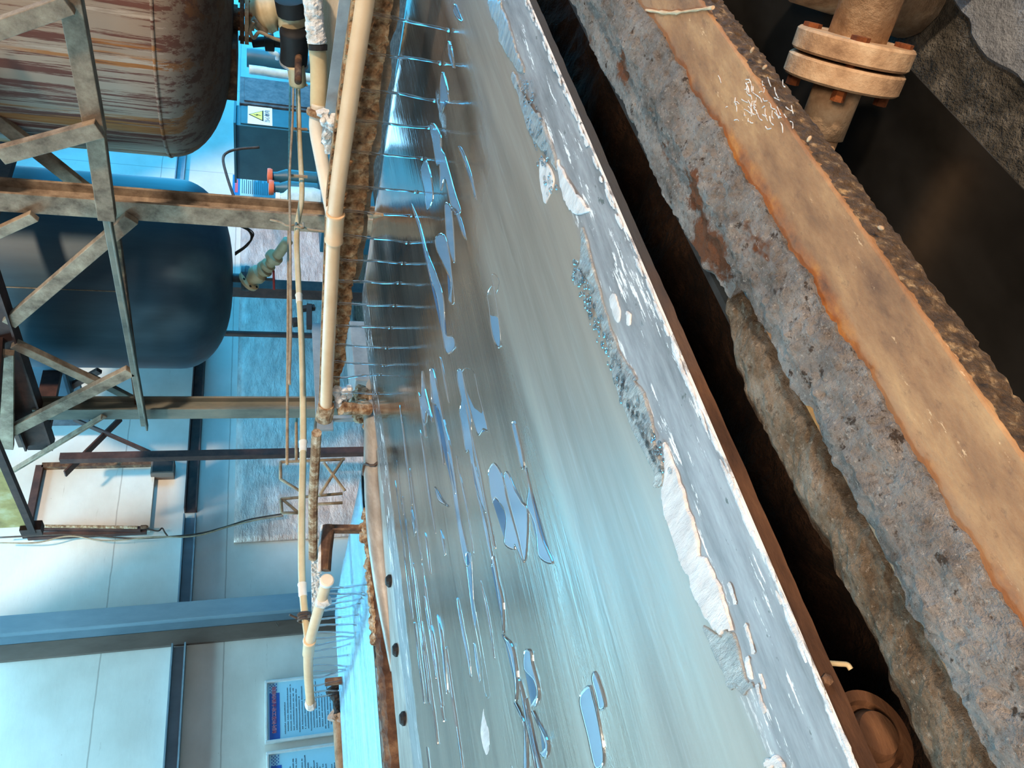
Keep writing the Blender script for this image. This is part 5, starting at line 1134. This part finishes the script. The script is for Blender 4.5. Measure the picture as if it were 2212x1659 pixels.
bm = nb(); lathe(bm, (pr.x, 0.527, pr.z - 0.002), (0, 1, 0), [(0, 0), (0.008, 0.0), (0.016, 0.002), (0.019, 0.008), (0.019, 0.03), (0, 0.03)], 32); obj('bearing', bm, 'orangebar', t, smooth='auto')
bm = nb(); bar(bm, (pr.x, 0.535, pr.z), (pr.x + 0.01, 0.535, pr.z + 0.03), 0.008, 0.008); obj('arm', bm, 'orangebar', t)
bm = nb(); tube(bm, smooth_path([V(1785, 1432, 'y', 0.52), V(1812, 1434, 'y', 0.52), V(1830, 1436, 'y', 0.52), V(1838, 1446, 'y', 0.52)]), 0.0022, 8); o = obj('bent_wire', bm, 'hose', smooth=True); tag(o, 'small bent yellow wire sticking out from under the belt edge', 'wire')
bm = nb(); p = V(1784, 1470, 'y', 0.507); lathe(bm, p, (0, -1, 0), [(0, 0), (0.0045, 0), (0.0045, 0.003), (0.002, 0.004), (0, 0.004)], 6); o = obj('rail_bolt', bm, 'rust'); tag(o, 'rusty bolt head on the rail under the belt near the idler roller', 'bolt')
# legs of both machines
for (x, y, lab) in ((1.35, 0.36, 'dark leg under the near machine frame'), (1.75, 2.3, 'dark leg under the far corner of the near belt'), (1.2, 2.62, 'dark leg under the near side of the far belt')):
    bm = nb(); bar(bm, (x, y, -0.6 if y < 2.42 else 0.0), (x, y, 0.46 if y < 1 else 0.72), 0.07, 0.07); o = obj('support_post', bm, 'darkplate'); tag(o, lab, 'leg')

# ------------------------------------------------------------------ flanged pipe over the return belt
ZP = 0.36
pa = V(1770, 285, 'z', ZP); pb = V(1880, 0, 'z', ZP); d = (pb - pa).normalized()
t = thing('flanged_pipe', 'tan dusty flanged pipe crossing low over the dark return strand of the belt', 'pipe', pa.lerp(pb, 0.5))
fc = V(1832, 132, 'z', ZP)
bm = nb(); tube(bm, [fc - d * 0.0, pb + d * 0.6], 0.05, 32, amp=0.002); obj('tube', bm, 'flangetan', t, smooth=True)
bm = nb(); tube(bm, [fc - d * 0.13, fc], 0.043, 32, amp=0.002); obj('sleeve', bm, 'flangetan', t, smooth=True)
bm = nb(); tube(bm, [fc - d * 0.9, fc - d * 0.125], 0.036, 24, amp=0.002); obj('inner_pipe', bm, 'flangetan', t, smooth=True)
for s in (-0.038, 0.003):
    bm = nb(); lathe(bm, fc + d * s, d, [(0.03, 0), (0.098, 0), (0.102, 0.004), (0.102, 0.032), (0.098, 0.036), (0.03, 0.036)], 48); obj('flange', bm, 'flangetan', t, smooth='auto')
a, b = frame_of(d)
for k in range(4):
    th = k * PI / 2 + 0.6; q = fc + (a * math.cos(th) + b * math.sin(th)) * 0.078
    bm = nb(); lathe(bm, q - d * 0.058, d, [(0, 0), (0.012, 0), (0.012, 0.02), (0.008, 0.022), (0.008, 0.085), (0.016, 0.086), (0.016, 0.104), (0, 0.104)], 6); obj('flange_bolt', bm, 'rustbolt', t)
bm = nb(); q = V(1965, 50, 'z', 0.12); 
q0 = V(1942, 108, 'z', 0.0)
t = thing('pipe_support', 'tan rusty support block on the floor beside the flanged pipe', 'support', q0)
tube(bm, [Vector((q0.x + 0.04, q0.y - 0.10, 0.0)), Vector((q0.x + 0.05, q0.y - 0.11, 0.16)), Vector((q0.x + 0.05, q0.y - 0.11, 0.3))], [0.085, 0.08, 0.07], 24, amp=0.004); obj('pedestal', bm, 'flangetan', t, smooth=True)

# ------------------------------------------------------------------ light
W = bpy.data.worlds.new('world'); SC.world = W; W.use_nodes = True
bg = W.node_tree.nodes['Background']; bg.inputs[0].default_value = (0.86, 0.86, 0.86, 1); bg.inputs[1].default_value = 0.42
def sun(name, travel, col, s, ang):
    l = bpy.data.lights.new(name, 'SUN'); l.color = col; l.energy = s; l.angle = math.radians(ang)
    o = bpy.data.objects.new(name, l); COL.objects.link(o); o.rotation_euler = Vector(travel).to_track_quat('-Z', 'Y').to_euler(); o.location = (0, -4, 4); return o
sun('daylight', (0.3, 0.85, -0.42), (1.0, 0.76, 0.54), 2.9, 4)

def lamp(name, loc, target, col, power, size):
    l = bpy.data.lights.new(name, 'AREA'); l.color = col; l.energy = power; l.size = size
    o = bpy.data.objects.new(name, l); COL.objects.link(o); o.location = loc
    o.rotation_euler = (Vector(target) - Vector(loc)).to_track_quat('-Z', 'Y').to_euler(); return o
lamp('warm_fill_lamp', (-0.6, -0.8, 2.4), (0.4, 0.5, 0.9), (1.0, 0.74, 0.52), 29, 0.5)  # added unseen warm fill light for the near plate and pipes
vs.exposure = 0.22
